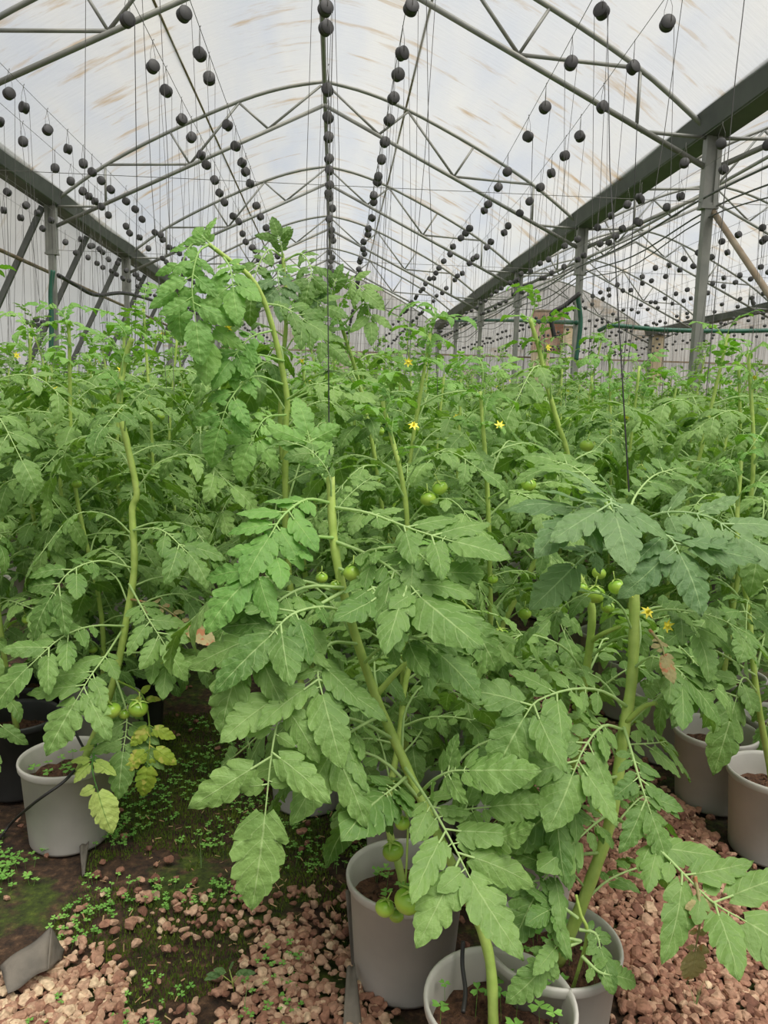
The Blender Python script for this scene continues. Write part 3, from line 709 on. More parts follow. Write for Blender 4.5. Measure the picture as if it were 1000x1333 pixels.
# ------------------------------------------------------------------ rows of further plants
DETAILED = [(p.location.x, p.location.y) for p in COL.objects if p.name.startswith('potted_tomato_plant')]
def plant_arrays(seed, lod, H, nleaf, lib, size=1., fuller=False):
    rs = np.random.RandomState(seed); st = MB(); fo = MB(); yo = MB()
    lean = rs.uniform(-.10, .10, 2)
    P = [np.array([0, 0, .0])]
    for k in range(1, 6):
        z = .2+(H-.2)*k/5; P.append(np.array([lean[0]*k/5+rs.uniform(-.035, .035), lean[1]*k/5+rs.uniform(-.035, .035), z]))
    P[-1] += np.array([rs.uniform(-.06, .06), rs.uniform(-.06, .06), -.01])
    C = spline(P, 14 if lod == 1 else 7); tube(st, C, np.linspace(.0105, .0055, len(C)), 7 if lod == 1 else 4)
    az = rs.uniform(0, 6.28)
    for k in range(nleaf):
        s_ = .12+.88*(k+rs.uniform(-.3, .3))/(nleaf-1); s_ = min(max(s_, .08), 1.)
        i = s_*(len(C)-1); i0 = min(int(i), len(C)-2); p = C[i0]+(C[i0+1]-C[i0])*(i-i0)
        az += 2.4+rs.uniform(-.4, .4); top_ = s_ > .80
        el = (.95 if top_ else .12)+rs.uniform(-.25, .3)
        m = (Matrix.Rotation(az, 3, 'Z') @ Matrix.Rotation(-el, 3, 'Y') @ Matrix.Rotation(rs.uniform(-.35, .35), 3, 'X'))
        sc = size*(rs.uniform(.32, .6) if top_ else rs.uniform(.8, 1.15))
        fo.merge(lib[rs.randint(len(lib))], np.array(m)*sc, p)
    return st, fo, C
VAR = []
for i in range(9):
    H = [1.54, 1.68, 1.60, 1.78, 1.46, 1.70, 1.62, 1.84, 1.52][i]
    st, fo, C = plant_arrays(400+i, 1, H, 34, LEAF_MID, .92)
    VAR.append((st.mesh('stem', 'stem'), fo.mesh('foliage', 'leaf'), C, H))
VLOW = []
for i in range(7):
    H = [1.58, 1.72, 1.62, 1.84, 1.50, 1.76, 1.66][i]
    st, fo, C = plant_arrays(500+i, 2, H, 19, LEAF_LOW, 1.08)
    VLOW.append((st.mesh('stem', 'stem'), fo.mesh('foliage', 'leaf_far'), st.arrays(), fo.arrays()))

ORD = ['nearest', 'second', 'third', 'fourth', 'fifth', 'sixth', 'seventh', 'eighth', 'ninth', 'tenth']
ROWS = [(-3.40, 'outer line of the bed under the left gutter'), (-3.08, 'inner line of the bed under the left gutter'),
        (-2.25, 'outer line of the second bed from the left gutter'), (-1.93, 'inner line of the second bed from the left gutter'),
        (-.92, 'outer line of the bed left of the mossy aisle'), (-.60, 'line bordering the mossy aisle on its left'),
        (.16, 'line left of centre, straight under the ridge'), (.47, 'middle line of the central bed'), (.78, 'central bed line bordering the right gravel aisle'),
        (1.65, 'line bordering the right gravel aisle on its far side'), (1.98, 'outer line of the bed right of the gravel aisle'),
        (3.02, 'inner line of the bed under the right gutter posts'), (3.36, 'outer line of the bed under the right gutter posts'),
        (4.70, 'first line beyond the right gutter posts'), (5.02, 'second line beyond the right gutter posts'),
        (6.05, 'third line beyond the right gutter posts'), (6.37, 'fourth line beyond the right gutter posts'),
        (7.40, 'fifth line beyond the right gutter posts'), (7.72, 'sixth line beyond the right gutter posts'),
        (8.75, 'seventh line beyond the right gutter posts'), (9.07, 'eighth line beyond the right gutter posts'),
        (10.1, 'ninth line beyond the right gutter posts'), (10.42, 'tenth line beyond the right gutter posts')]
START = {-.92: 2.72, -.60: 2.86, .16: 3.45, .47: 2.15, .78: 2.42, 1.65: 3.38, 1.98: 2.3, -2.25: 2.9, -1.93: 2.7}
cands = []
pr = random.Random(99)
for x, desc in ROWS:
    y = START.get(x, 3.4)
    while y < 28:
        jx, jy = pr.uniform(-.04, .04), pr.uniform(-.05, .05)
        P0 = (x+jx, y+jy)
        u_, v_, z_ = proj((P0[0], P0[1], 1.5))
        skip = any((P0[0]-a)**2+(P0[1]-b)**2 < .27**2 for a, b in DETAILED)
        if -110 < u_ < 1110 and not skip: cands.append((P0, x, desc, u_, z_))
        y += .42 if y < 12 else .52
cands.sort(key=lambda c: c[0][1])
near, far = cands[:262], cands[262:]
cnt = {}; nid = 0
for P0, x, desc, u_, z_ in near:
    k = cnt.get(x, 0); cnt[x] = k+1
    close = P0[1] < 4.4 and abs(x) < 2.6
    if k < 8: lab = ORD[k] + ('' if k == 0 else ' nearest') + ' tomato plant in the ' + desc
    else: lab = 'tomato plant far back in the ' + desc
    i = pr.randrange(9)
    if close:
        st_, _, C, H = VAR[i]
        lean = pr.uniform(-.08, .08); H = pr.uniform(1.42, 1.74)
        if x < -.5: H += .1
        S_ = [np.array([P0[0], P0[1], .2]), np.array([P0[0]+lean*.4+pr.uniform(-.03, .03), P0[1], .6]), np.array([P0[0]+lean+pr.uniform(-.04, .04), P0[1]+pr.uniform(-.05, .05), 1.1]), np.array([P0[0]+lean*1.5, P0[1], H])]
        fr_ = []
        for q in range(pr.randrange(1, 5)):
            z = pr.uniform(.45, 1.35); fr_.append((np.array([P0[0]+pr.uniform(-.08, .08), P0[1]-pr.uniform(.04, .1), z]), pr.uniform(.014, .024)))
        make_plant(P0, S_, lab, auto=34 if P0[1] < 3.5 else 30, auto_from=.05, rs=np.random.RandomState(1000+nid), pot='pot_dark' if (x == -.92 and k == 0) or (x < -.5 and pr.random() < .35) else 'pot', fruit=fr_,
            flowers=[np.array([P0[0]+pr.uniform(-.1, .1), P0[1]-.08, H-pr.uniform(.05, .2)])] if pr.random() < .5 else (), group='tomato plants in the ' + desc,
            size=.9)
    else:
        o = empty('potted_tomato_plant', (P0[0], P0[1], 0)); tag(o, lab, 'tomato plant', 'tomato plants in the ' + desc)
        rz = pr.uniform(0, 6.28); sc = pr.uniform(.92, 1.08)
        o.rotation_euler.z = rz; o.scale = (1, 1, sc)
        V_ = VAR[i] if P0[1] < 9 else VLOW[i % 7]
        obj('stem', V_[0], o); obj('foliage', V_[1], o)
        if P0[1] < 6 and abs(x) < 3.5:
            p = obj('pot', POT['pot'], o); obj('soil', SOIL, p)
        if P0[1] < 8:
            for q in range(pr.randrange(0, 4)):
                s_ = pr.uniform(.3, .85); C = V_[2]; c_ = C[int(s_*(len(C)-1))]
                a = pr.uniform(0, 6.28); f = obj('tomato', FRUIT, o, (c_[0]+.05*math.cos(a), c_[1]+.05*math.sin(a), c_[2])); f.scale = (pr.uniform(.55, .85),)*3
            if pr.random() < .5:
                a = pr.uniform(0, 6.28); c_ = C[-2]
                f = obj('flower', FLOWER, o, (c_[0]+.07*math.cos(a), c_[1]+.07*math.sin(a), c_[2]+.02)); f.rotation_euler = (1.2, 0, a)
    nid += 1
mb = MB(); ms = MB(); rs = np.random.RandomState(77)
for P0, x, desc, u_, z_ in far:
    V_ = VLOW[rs.randint(7)]; a = rs.uniform(0, 6.28); sc = rs.uniform(.92, 1.08)
    Mx = np.array([[math.cos(a), -math.sin(a), 0], [math.sin(a), math.cos(a), 0], [0, 0, sc]])
    mb.merge(V_[3], Mx, np.array([P0[0], P0[1], 0])); ms.merge(V_[2], Mx, np.array([P0[0], P0[1], 0]))
root = empty('tomato_foliage'); tag(root, 'mass of tomato plants filling the beds to the far end wall', 'tomato plants', kind='stuff')
o = obj('foliage', mb, root, mat='leaf_far'); o['kind'] = 'stuff'; o = obj('stems', ms, root, mat='stem'); o['kind'] = 'stuff'
print('plants near', len(near), 'far', len(far))

# ------------------------------------------------------------------ the greenhouse
Y0, YS, NT = 8.05, 4.176, 6
HG, EMIN, EMAX = 2.76+CAMZ, -5., 29.1
UP = [(0, 4.66), (.6, 4.54), (1.25, 4.32), (2.25, 3.86), (3.2, 3.34), (4, 2.76)]
UP = [(x, z+CAMZ) for x, z in UP]
LOW = [(0, 4.33+CAMZ), (4, 2.42+CAMZ)]
def half(sx, pts, y=0.): return [np.array([sx*x, y, z]) for x, z in pts]
def truss_parts():
    out = []
    u = MB()
    for sx in (-1, 1):
        tube(u, spline(half(sx, UP), 18), .027, 8)
    out.append(('upper_chord', u))
    l = MB()
    for sx in (-1, 1): tube(l, half(sx, LOW), .029, 8)
    out.append(('lower_chord', l))
    for sx in (-1, 1):
        W = [((0.05, 4.60), (.82, 3.96)), ((.82, 3.96), (1.25, 4.30)), ((1.25, 4.30), (1.97, 3.41)), ((1.97, 3.41), (2.25, 3.84)), ((1.97, 3.41), (3.18, 3.35)), ((3.2, 3.33), (3.2, 2.82)), ((3.25, 2.76), (3.95, 2.73))]
        for a, b in W:
            w = MB(); tube(w, [np.array([sx*a[0], 0, a[1]+CAMZ]), np.array([sx*b[0], 0, b[1]+CAMZ])], .019, 6); out.append(('web_tube', w))
    return [(n, m.mesh(n, 'steel')) for n, m in out]
TP = truss_parts()
BAY = {0: 'main bay', 8: 'bay beyond the right posts', 16: 'farthest bay on the right'}
for bx in (0, 8, 16):
    for k in range(NT):
        if bx == 16 and k < 3: continue
        o = empty('roof_truss', (bx, Y0+YS*k, 0))
        tag(o, 'grey tube roof truss, %s from the camera in the %s' % (ORD[k if bx < 16 else k-3], BAY[bx]), 'roof truss', 'tube roof trusses', 'structure')
        for n, me in TP: obj(n, me, o)
# posts
for x, side in ((-4, 'left gutter'), (4, 'right gutter'), (12, 'far right gutter')):
    for k in range(NT):
        if x == 12 and k < 1: continue
        o = empty('steel_post', (x, Y0+YS*k, 0))
        tag(o, 'grey steel post, %s from the camera carrying the %s' % (ORD[k if x < 12 else k-1], side), 'post', 'posts under the gutters', 'structure')
        m = MB(); box(m, (-.045, -.045, 0), (.045, .045, 2.1+CAMZ)); m2 = MB()
        box(m2, (-.08, -.05, 2.07+CAMZ), (-.03, .05, HG)); box(m2, (.03, -.05, 2.07+CAMZ), (.08, .05, HG)); box(m2, (-.03, -.03, 2.07+CAMZ), (.03, .03, HG))
        obj('post_tube', m, o, mat='steel', smooth=False); obj('double_channel', m2, o, mat='steel', smooth=False)
        m3 = MB(); box(m3, (-.09, -.055, 2.04+CAMZ), (.09, .055, 2.07+CAMZ)); obj('collar', m3, o, mat='steel', smooth=False)
# gutters: folded channels
def gutter(x, label):
    m = MB(); prof = [(-.20, .20), (-.185, .20), (-.12, .03), (.12, .03), (.185, .20), (.20, .20), (.205, .185), (.14, -.005), (.12, -.02), (-.12, -.02), (-.14, -.005), (-.205, .185)]
    n = len(prof); ys = np.linspace(EMIN, EMAX, 24); V = []
    for y in ys: V += [(x+a, y, HG+b) for a, b in prof]
    Q = [(i*n+j, (i+1)*n+j, (i+1)*n+(j+1) % n, i*n+(j+1) % n) for i in range(len(ys)-1) for j in range(n)]
    m.add(V, Q); o = obj('roof_gutter', m, mat='steel_dark', smooth=False); tag(o, label, 'gutter', 'roof gutters', 'structure')
gutter(-4.02, 'dark steel roof gutter running along the left side of the main bay')
gutter(4.02, 'dark steel roof gutter running along the right side of the main bay')
gutter(12, 'dark steel roof gutter far right, between the two farther bays')
# ridge tubes and purlins
def longtube(name, x, z, r, label, cat, mat='steel', y0=EMIN, y1=EMAX, kind='structure'):
    m = MB(); tube(m, [np.array([x, y, z]) for y in np.linspace(y0, y1, 12)], r, 8)
    return tag(obj(name, m, mat=mat), label, cat, None, kind)
longtube('ridge_tube', 0, 4.60+CAMZ, .035, 'grey steel ridge tube under the peak of the main bay roof', 'ridge tube')
longtube('ridge_tube', 8, 4.60+CAMZ, .035, 'grey steel ridge tube in the bay beyond the right posts', 'ridge tube')
longtube('roof_purlin', 1.22, 4.38+CAMZ, .016, 'thin rusty purlin tube along the right roof slope', 'purlin', 'rust')
longtube('roof_purlin', -1.75, 4.13+CAMZ, .016, 'thin rusty purlin tube along the left roof slope', 'purlin', 'rust')
longtube('side_rail', -4.44, 1.95+CAMZ, .03, 'brown rusty rail across the slanted left side wall', 'rail', 'rust')
# slanted poles of the left side
k = 0; y = Y0
while y < 28:
    m = MB(); box(m, (-.04, -.03, 0), (.04, .03, math.hypot(2.0, 4.14)))
    o = obj('slanted_pole', m, mat='steel_dark', smooth=False); a = math.atan2(2.0, 4.14)
    o.location = (-6.12, y, 0); o.rotation_euler = (0, a, 0)
    tag(o, 'slanted dark pole leaning under the left gutter, %s from the camera' % (ORD[k]), 'pole', 'slanted poles of the left side wall', 'structure')
    y += YS/2; k += 1
# diagonal brace at the right post
m = MB(); tube(m, [np.array([4.05, Y0-.02, 2.02+CAMZ]), np.array([4.05, 3.9, -1.36+CAMZ])], .03, 8)
tag(obj('diagonal_brace', m, mat='rust'), 'rusty diagonal brace running down from the big right post', 'brace', None, 'structure')

# film
def sheet(name, prof, label, mat, y0=EMIN, y1=EMAX):
    m = MB(); ys = np.linspace(y0, y1, 70); prof = np.asarray(prof, float); n = len(prof); V = []
    dx = np.gradient(prof, axis=0); nn = np.stack([-dx[:, 1], dx[:, 0]], -1); nn /= np.linalg.norm(nn, axis=1)[:, None]
    for y in ys:
        ph = (y-Y0)/YS; sag = -.03*math.sin(math.pi*(ph-math.floor(ph)))**2
        q = prof+nn*sag*np.sign(nn[:, 1:2]+1e-6); V += [(a, y, b) for a, b in q]
    Q = [(i*n+j, i*n+j+1, (i+1)*n+j+1, (i+1)*n+j) for i in range(len(ys)-1) for j in range(n-1)]
    m.add(V, Q); o = obj(name, m, mat=mat); tag(o, label, 'plastic film', None, 'structure'); return o
pu = spline([(x, 0, z+.045) for x, z in UP], 22)[:, [0, 2]]
for bx in (0, 8, 16):
    nm = {0: 'main bay', 8: 'bay beyond the right posts', 16: 'farthest right bay'}[bx]
    sheet('ceiling', [(bx-a, b) for a, b in pu][::-1], 'translucent white plastic film, left roof slope of the '+nm, 'film')
    sheet('ceiling', [(bx+a, b) for a, b in pu], 'translucent white plastic film, right roof slope of the '+nm, 'film')
sheet('wall_left', [(-6.22, 0.), (-5.6, 1.32), (-4.9, 2.78), (-4.22, HG+.05)], 'slanted white plastic film of the left side wall', 'film_wall')
m = MB()
for bx in (0, 8, 16):
    pts = [(bx-a, b) for a, b in pu][::-1]+[(bx+a, b) for a, b in pu][1:]
    V = [(a, EMAX, 0) for a, b in pts]+[(a, EMAX, b) for a, b in pts]; n = len(pts)
    m.add(V, [(j, j+1, n+j+1, n+j) for j in range(n-1)])
m.add([(-6.22, EMAX, 0), (-4, EMAX, 0), (-4, EMAX, HG+.02), (-4.22, EMAX, HG+.05)], [(0, 1, 2, 3)])
tag(obj('wall_back', m, mat='film_end'), 'white corrugated plastic end wall at the far end', 'wall', None, 'structure')
# end wall rails and stained panels
for z in (1.55, 3.2):
    m = MB(); box(m, (-6, EMAX-.12, z), (20, EMAX-.06, z+.06))
    tag(obj('wall_rail', m, mat='rust', smooth=False), 'rusty horizontal rail, %s of two on the far end wall' % ('lower' if z < 2 else 'upper'), 'rail', None, 'structure')
def panel(px0, py0, px1, py1, Y, th, name, mat, label):
    a = at(px0, py1, Y); b = at(px1, py0, Y); m = MB(); box(m, (a[0], Y, a[2]), (b[0], Y+th, b[2]))
    fr = empty(name, (0, 0, 0)); tag(fr, label, 'wall panel')
    obj('sheet', m, fr, mat=mat, smooth=False); m2 = MB(); w = .05
    box(m2, (a[0]-w, Y-.03, a[2]-w), (b[0]+w, Y, a[2])); box(m2, (a[0]-w, Y-.03, b[2]), (b[0]+w, Y, b[2]+w))
    obj('edge_strip', m2, fr, mat='rust', smooth=False)
panel(692, 406, 735, 456, 28.5, .1, 'stained_panel', 'panel', 'brown rust-stained panel high on the far end wall')
panel(733, 426, 750, 448, 28.3, .08, 'plywood_board', 'board', 'small pale plywood board beside the rust-stained panel')
panel(690, 458, 716, 500, 28.2, .08, 'plywood_board', 'board', 'cream board low beneath the rust-stained panel')
panel(846, 438, 866, 500, 28.2, .08, 'plywood_board', 'board', 'narrow tan board far right on the end wall')

# wires
WZ = 2.12+CAMZ
BR = [(-3.40, 'leftmost row, under the left gutter', None), (-3.08, 'second row from the left gutter', None),
      (-2.27, 'third row from the left gutter', [6.21, 6.66, 7.37, 7.78, 8.13, 8.32, 8.52, 8.74]), (-1.97, 'fourth row from the left gutter', [5.65, 5.9, 6.35, 6.8, 7.19, 7.44, 7.71, 8.02]),
      (-.90, 'fifth row from the left gutter', [4.51, 5.09, 5.46, 5.98, 6.36, 6.79, 7.06, 7.52]), (-.585, 'row just left of the roof ridge', [4.41, 4.88, 5.22, 6.05, 6.52, 6.95, 7.21, 7.58]),
      (.15, 'row straight below the roof ridge', [4.26, 4.47, 5.3, 5.79, 6.2, 6.73, 7.05, 7.51]), (.58, 'row just right of the roof ridge', [4.2, 4.72, 5.01, 5.38, 5.78, 6.25, 6.68, 7.17, 7.34]),
      (1.62, 'second row right of the ridge', [4.12, 4.72, 5.4, 5.97, 6.85, 7.33, 7.94]), (2.03, 'third row right of the ridge', [4.2, 4.73, 5.34, 5.91, 6.36, 6.83, 7.27, 7.76]),
      (3.05, 'inner row beside the right gutter', None), (3.42, 'outer row beside the right gutter', None)]
for i, x in enumerate((4.75, 5.1, 6.05, 6.4, 7.4, 7.75, 8.75, 9.1, 10.1, 10.45, 11.3)):
    BR.append((x, '%s row beyond the right posts' % (ORD[i+1] if i < 9 else 'eleventh') if i else 'nearest row beyond the right posts', None))
def drift(x, y):
    if abs(x-1.62) < .01: return 1.53+min(max(y-4.1, -1), 4)*.048
    if abs(x-2.03) < .01: return 1.90+min(max(y-4.1, -1), 4)*.05
    return x
for x, desc, _k in BR:
    m = MB(); ys = np.linspace(2.0, EMAX-.2, 40)
    P = [np.array([drift(x, y), y, WZ-.012*math.sin((y-Y0)/YS*math.pi)**2]) for y in ys]
    tube(m, P, .0022, 4); tag(obj('support_wire', m, mat='wire'), 'thin steel wire carrying the bobbins of the '+desc, 'wire', 'bobbin wires')
for k in range(NT):
    m = MB(); tube(m, [np.array([x, Y0+YS*k, WZ-.01]) for x in (-4, 0, 4, 8, 12)], .003, 4)
    tag(obj('cross_wire', m, mat='wire'), 'cross wire between the gutter posts at the %s truss' % ORD[k], 'wire', 'cross wires')
for i, (x, z) in enumerate(((3.93, WZ+.02), (4.07, WZ-.05), (4.0, WZ-.16))):
    m = MB(); tube(m, [np.array([x, y, z-.05*math.sin((y-Y0)/YS*math.pi)**2*(i+1)]) for y in np.linspace(3.9, EMAX-.3, 60)], .011-.002*i, 6)
    tag(obj('steel_cable', m, mat='steel_dark'), ['thick cable just above its two neighbours along the right posts', 'middle cable of three sagging along the right posts', 'lowest cable of three sagging along the right posts'][i], 'cable', None)

# bobbins
def bobbin_mesh():
    m = MB(); pr = [(.001, -.023), (.034, -.023), (.0375, -.020), (.0375, -.012), (.035, -.009), (.035, .009), (.0375, .012), (.0375, .020), (.034, .023), (.001, .023)]
    lathe(m, pr, 20, ax=1); return m
BOB = bobbin_mesh().mesh('spool', 'bobbin')
def hook_mesh():
    m = MB(); P = [(0, -.028, 0), (0, -.028, .07), (0, -.004, .125), (.0, 0, .15), (.006, .006, .158), (0, .01, .148)]
    tube(m, P, .0016, 4); tube(m, [(0, .028, 0), (0, .028, .07), (0, .004, .125), (0, 0, .15)], .0016, 4); return m
HOOK = hook_mesh().mesh('hook', 'wire')
def twine_mesh(dx, dy, r=.0013):
    m = MB(); tube(m, [(.036, 0, 0), (.03+dx*.5, dy*.5, -.5), (dx, dy, -1)], r*1.35, 3, False); return m
TW = [twine_mesh(a, b, .0012).mesh('twine', 'twine') for a, b in ((0, 0), (.05, .02), (-.06, .03), (.1, -.05), (-.1, .02))]
TWB = twine_mesh(.03, -.1, .0019).mesh('twine', 'twine_black')
bs = []; pb = random.Random(5)
for x, desc, known in BR:
    ys = list(known or []); y = (ys[-1]+.4) if ys else (6.0 if x > 0 else 6.4)
    if not known and x > 4.5: y = 5.6
    while y < 28.5:
        if pb.random() > .10: ys.append(y+pb.uniform(-.13, .13))
        if pb.random() < .08: ys.append(y+.1)
        y += .46 if y < 14 else .54
    for i, y in enumerate(sorted(ys)):
        xx = drift(x, y)+(0 if (known and i < len(known)) else pb.uniform(-.03, .03))
        u_, v_, z_ = proj((xx, y, 1.97+CAMZ))
        if -15 < u_ < 1015 and v_ > -20: bs.append((y, xx, x, desc, (known and i < len(known))))
# a few above the frame, whose strings come down into it
for x, y, d_ in ((.58, 3.3, 'row just right of the roof ridge'), (.15, 3.5, 'row straight below the roof ridge'), (-.585, 3.6, 'row just left of the roof ridge'), (-.9, 3.7, 'fifth row from the left gutter'), (1.55, 3.2, 'second row right of the ridge'), (1.5, 2.45, 'second row right of the ridge'), (-1.97, 4.6, 'fourth row from the left gutter'), (-2.27, 4.9, 'third row from the left gutter'), (2.6, 4.0, 'inner row beside the right gutter')):
    bs.append((y, x, x, d_, False))
bs.sort()
def long_twine(o, to, r=.0019):
    P0 = np.array(o.location); to = np.asarray(to)-P0; m = MB()
    tube(m, [(0.03, 0, 0), to*.5+np.array([0, 0, -.02]), to], r, 4); obj('twine', m, o, mat='twine_black')['label'] = 'long dark twine tied to a foreground stem'
cnt = {}
for y, xx, x, desc, kn in bs[:300]:
    k = cnt.get(desc, 0); cnt[desc] = k+1
    o = empty('twine_bobbin', (xx, y, 1.97+CAMZ+(0 if kn else pb.uniform(-.03, .03))))
    vis = proj((xx, y, 3.39))[1] > -15
    if not vis: cnt[desc] = k; lab = 'twine bobbin hanging above the picture edge in the ' + desc
    elif k < 8: lab = 'black twine bobbin, %s from the camera in the %s' % (ORD[k], desc)
    else: lab = 'black twine bobbin farther back in the ' + desc
    tag(o, lab, 'twine bobbin', 'twine bobbins of the ' + desc)
    s = obj('spool', BOB, o); s.rotation_euler = (pb.uniform(-.25, .1), 0, pb.uniform(-.8, .8))
    obj('hook', HOOK, o).rotation_euler = (0, 0, pb.uniform(-.5, .5))
    t = obj('twine', TWB if (pb.random() < .1 and y < 6) else TW[pb.randrange(5)], o); t.scale = (1, 1, pb.uniform(1.75, 2.1))
    if kn and abs(y-4.12) < .005: long_twine(o, at(819, 640, 1.74))
    if kn and abs(y-4.26) < .005: long_twine(o, at(429, 622, 1.67), .0015)
    if pb.random() < .5 and y < 9:
        t = obj('twine', TW[pb.randrange(5)], o); t.scale = (-1, 1, pb.uniform(1.8, 2.1))
for i, (px, py) in enumerate(((33, 419), (42, 423), (47, 416), (50, 424), (56, 420), (61, 422))):
    P = at(px, py, 10.6+.05*i); o = empty('twine_bobbin', tuple(P)); tag(o, 'black bobbin in the low hanging cluster beside the first slanted pole', 'twine bobbin', 'low bobbin cluster at the left wall')
    obj('spool', BOB, o).rotation_euler = (0, 0, .3*i); obj('hook', HOOK, o)
    m = MB(); tube(m, [(0, 0, .15), (0, 0, 3.54-P[2])], .0014, 3, False); obj('twine', m, o, mat='twine')
mb = MB(); mt = MB(); ba = bobbin_mesh_low = MB(); lathe(bobbin_mesh_low, [(.001, -.022), (.037, -.02), (.037, .02), (.001, .022)], 9, ax=1); ba = ba.arrays()
for y, xx, x, desc, kn in bs[300:]:
    mb.merge(ba, None, np.array([xx, y, 1.97+CAMZ+pb.uniform(-.03, .03)]))
    tube(mt, [(xx, y, 3.5), (xx+pb.uniform(-.04, .04), y, 1.6)], .0014, 3, False)
root = empty('twine_bobbins'); tag(root, 'hundreds of tiny black bobbins hanging toward the far end', 'twine bobbins', kind='stuff')
q = obj('spools', mb, root, mat='bobbin'); q['kind'] = 'stuff'; q = obj('twines', mt, root, mat='twine'); q['kind'] = 'stuff'
print('bobbins', len(bs))

# hoses on the posts
def hose(pts, r, label, name='green_hose', mat='hose', cat='hose'):
    m = MB(); tube(m, spline(pts, 8*len(pts)), r, 8); return tag(obj(name, m, mat=mat), label, cat)
hose([at(69, 352, 11.9), at(66, 380, 11.9), at(67, 420, 11.9), at(66, 470, 11.9)], .035, 'green hose running down the left gutter post')
hose([at(752, 385, 11.9), at(756, 420, 11.9), at(750, 470, 11.9)], .035, 'green hose running down the second right post')
hose([at(755, 382, 11.8), at(735, 398, 11.8), at(718, 410, 11.8), at(722, 440, 11.8)], .035, 'dark hose looping off the second right post', 'rubber_hose', 'tube')
hose([at(590, 418, 24), at(640, 417, 20), at(690, 418, 16.5), at(752, 420, 12.1)], .035, 'green hose strung low across to the second right post')
hose([at(780, 430, 15), at(800, 424, 14.5), at(860, 429, 14.5), at(940, 431, 14.5), at(1010, 430, 14.5)], .04, 'green hose strung low across the right-hand bay')
hose([at(76, 358, 11.9), at(100, 372, 12.5), at(125, 384, 13), at(165, 382, 14), at(215, 396, 16)], .03, 'black hose sagging along the left side wall', 'rubber_hose', 'tube')

# ------------------------------------------------------------------ ground
def vnoise(x, y, s, seed=0):
    x = np.asarray(x)*s+seed*17.3; y = np.asarray(y)*s+seed*9.1
    xi, yi = np.floor(x), np.floor(y); fx, fy = x-xi, y-yi; fx = fx*fx*(3-2*fx); fy = fy*fy*(3-2*fy)
    h = lambda a, b: np.modf(np.abs(np.sin(a*127.1+b*311.7)*43758.5453))[0]
    return (h(xi, yi)*(1-fx)+h(xi+1, yi)*fx)*(1-fy)+(h(xi, yi+1)*(1-fx)+h(xi+1, yi+1)*fx)*fy
def mossy(x, y):
    """how mossy the ground is here, 0..1"""
    n = .55*vnoise(x, y, 5, 1)+.3*vnoise(x, y, 13, 2)+.15*vnoise(x, y, 31, 3)
    b = -.25
    c = lambda v: min(max(v, 0), 1)
    if -.5 < x < .36: b = .10+.14*c(y-1.75) - .30*c((x+.06)/.16)*c((2.15-y)/.4) - .30*c((-.14-x)/.16)*c((1.9-y)/.35)
    return n+b
m = MB(); gx = np.concatenate([[-40, -8], np.linspace(-3, 3, 90), [13, 60]]); gy = np.concatenate([[-20, 0], np.linspace(.9, 5, 80), [10, 30, 90]])
X, Yg = np.meshgrid(gx, gy, indexing='ij'); inside = (X > -3.1) & (X < 3.1) & (Yg > .8) & (Yg < 5.1)
Z = np.where(inside, .02*(vnoise(X, Yg, 4, 5)-.5)+.008*(vnoise(X, Yg, 15, 6)-.5)-.01, -.01)
nx, ny = X.shape; I, J = np.meshgrid(np.arange(nx-1), np.arange(ny-1), indexing='ij')
m.add(np.stack([X, Yg, Z], -1).reshape(-1, 3), np.stack([I*ny+J, (I+1)*ny+J, (I+1)*ny+J+1, I*ny+J+1], -1).reshape(-1, 4))
tag(obj('floor', m, mat='ground'), 'dark mossy soil floor of the greenhouse', 'ground', None, 'structure')

rs = np.random.RandomState(9); m = MB()
def stones(n, x0, x1, y0, y1, r0, r1, dens, tone, zl=0., hi=True):
    for _ in range(n):
        x, y = rs.uniform(x0, x1), rs.uniform(y0, y1)
        if rs.rand() > dens(x, y): continue
        r = rs.uniform(r0, r1)*(1.25 if rs.rand() < .12 else 1); V, T = (ICO2 if hi else ICO1)
        sc = np.array([rs.uniform(.8, 1.25), rs.uniform(.75, 1.1), rs.uniform(.55, .85)])
        q = rs.uniform(-1, 1, 3); q2 = rs.normal(size=3)*2.2; q3 = rs.normal(size=3)*4
        dv = 1+.16*np.sin(V @ q2+q[0]*3)+.09*np.sin(V @ q3+q[1]*3)
        # knock flat facets off
        P = V*dv[:, None]
        for _f in range(8):
            nrm = unit(rs.normal(size=3)); dd = P @ nrm; lim = rs.uniform(.5, .82); P = P - np.clip(dd-lim, 0, None)[:, None]*nrm
        a = rs.uniform(0, 6.28); b = rs.uniform(-.5, .5); Rm = np.array(Matrix.Rotation(a, 3, 'Z') @ Matrix.Rotation(b, 3, 'X'))
        P = (P*sc*r) @ Rm.T + np.array([x, y, r*.35+zl+rs.uniform(0, .012)])
        m.add(P, None, T, A=min(max(tone+rs.normal()*.22, 0), 1))
inpot = lambda x, y: any((x-a)**2+(y-b)**2 < .13**2 for a, b in DETAILED)
dl = lambda x, y: 0. if inpot(x, y) else (1. if mossy(x, y) < .42 else (.55 if mossy(x, y) < .52 else (.22 if vnoise(x, y, 6, 21) > .5 else .05)))
stones(5200, -.5, .40, 1.15, 2.1, .006, .0165, dl, .5)
stones(1500, -.55, -.14, 1.1, 1.8, .006, .017, lambda x, y: dl(x, y)*min(1, max(0, (-.10-x)/.25))*min(1, .25+1.3*vnoise(x, y, 9, 12)), .8)
stones(1500, -.5, .45, 2.1, 4.2, .009, .017, lambda x, y: dl(x, y)*.6, .25)
dr = lambda x, y: 0. if inpot(x, y) else 1.
stones(5200, .93, 1.52, 1.0, 2.6, .007, .020, dr, .33)
stones(1700, .93, 1.52, 2.6, 4.6, .011, .020, dr, .28, hi=False)
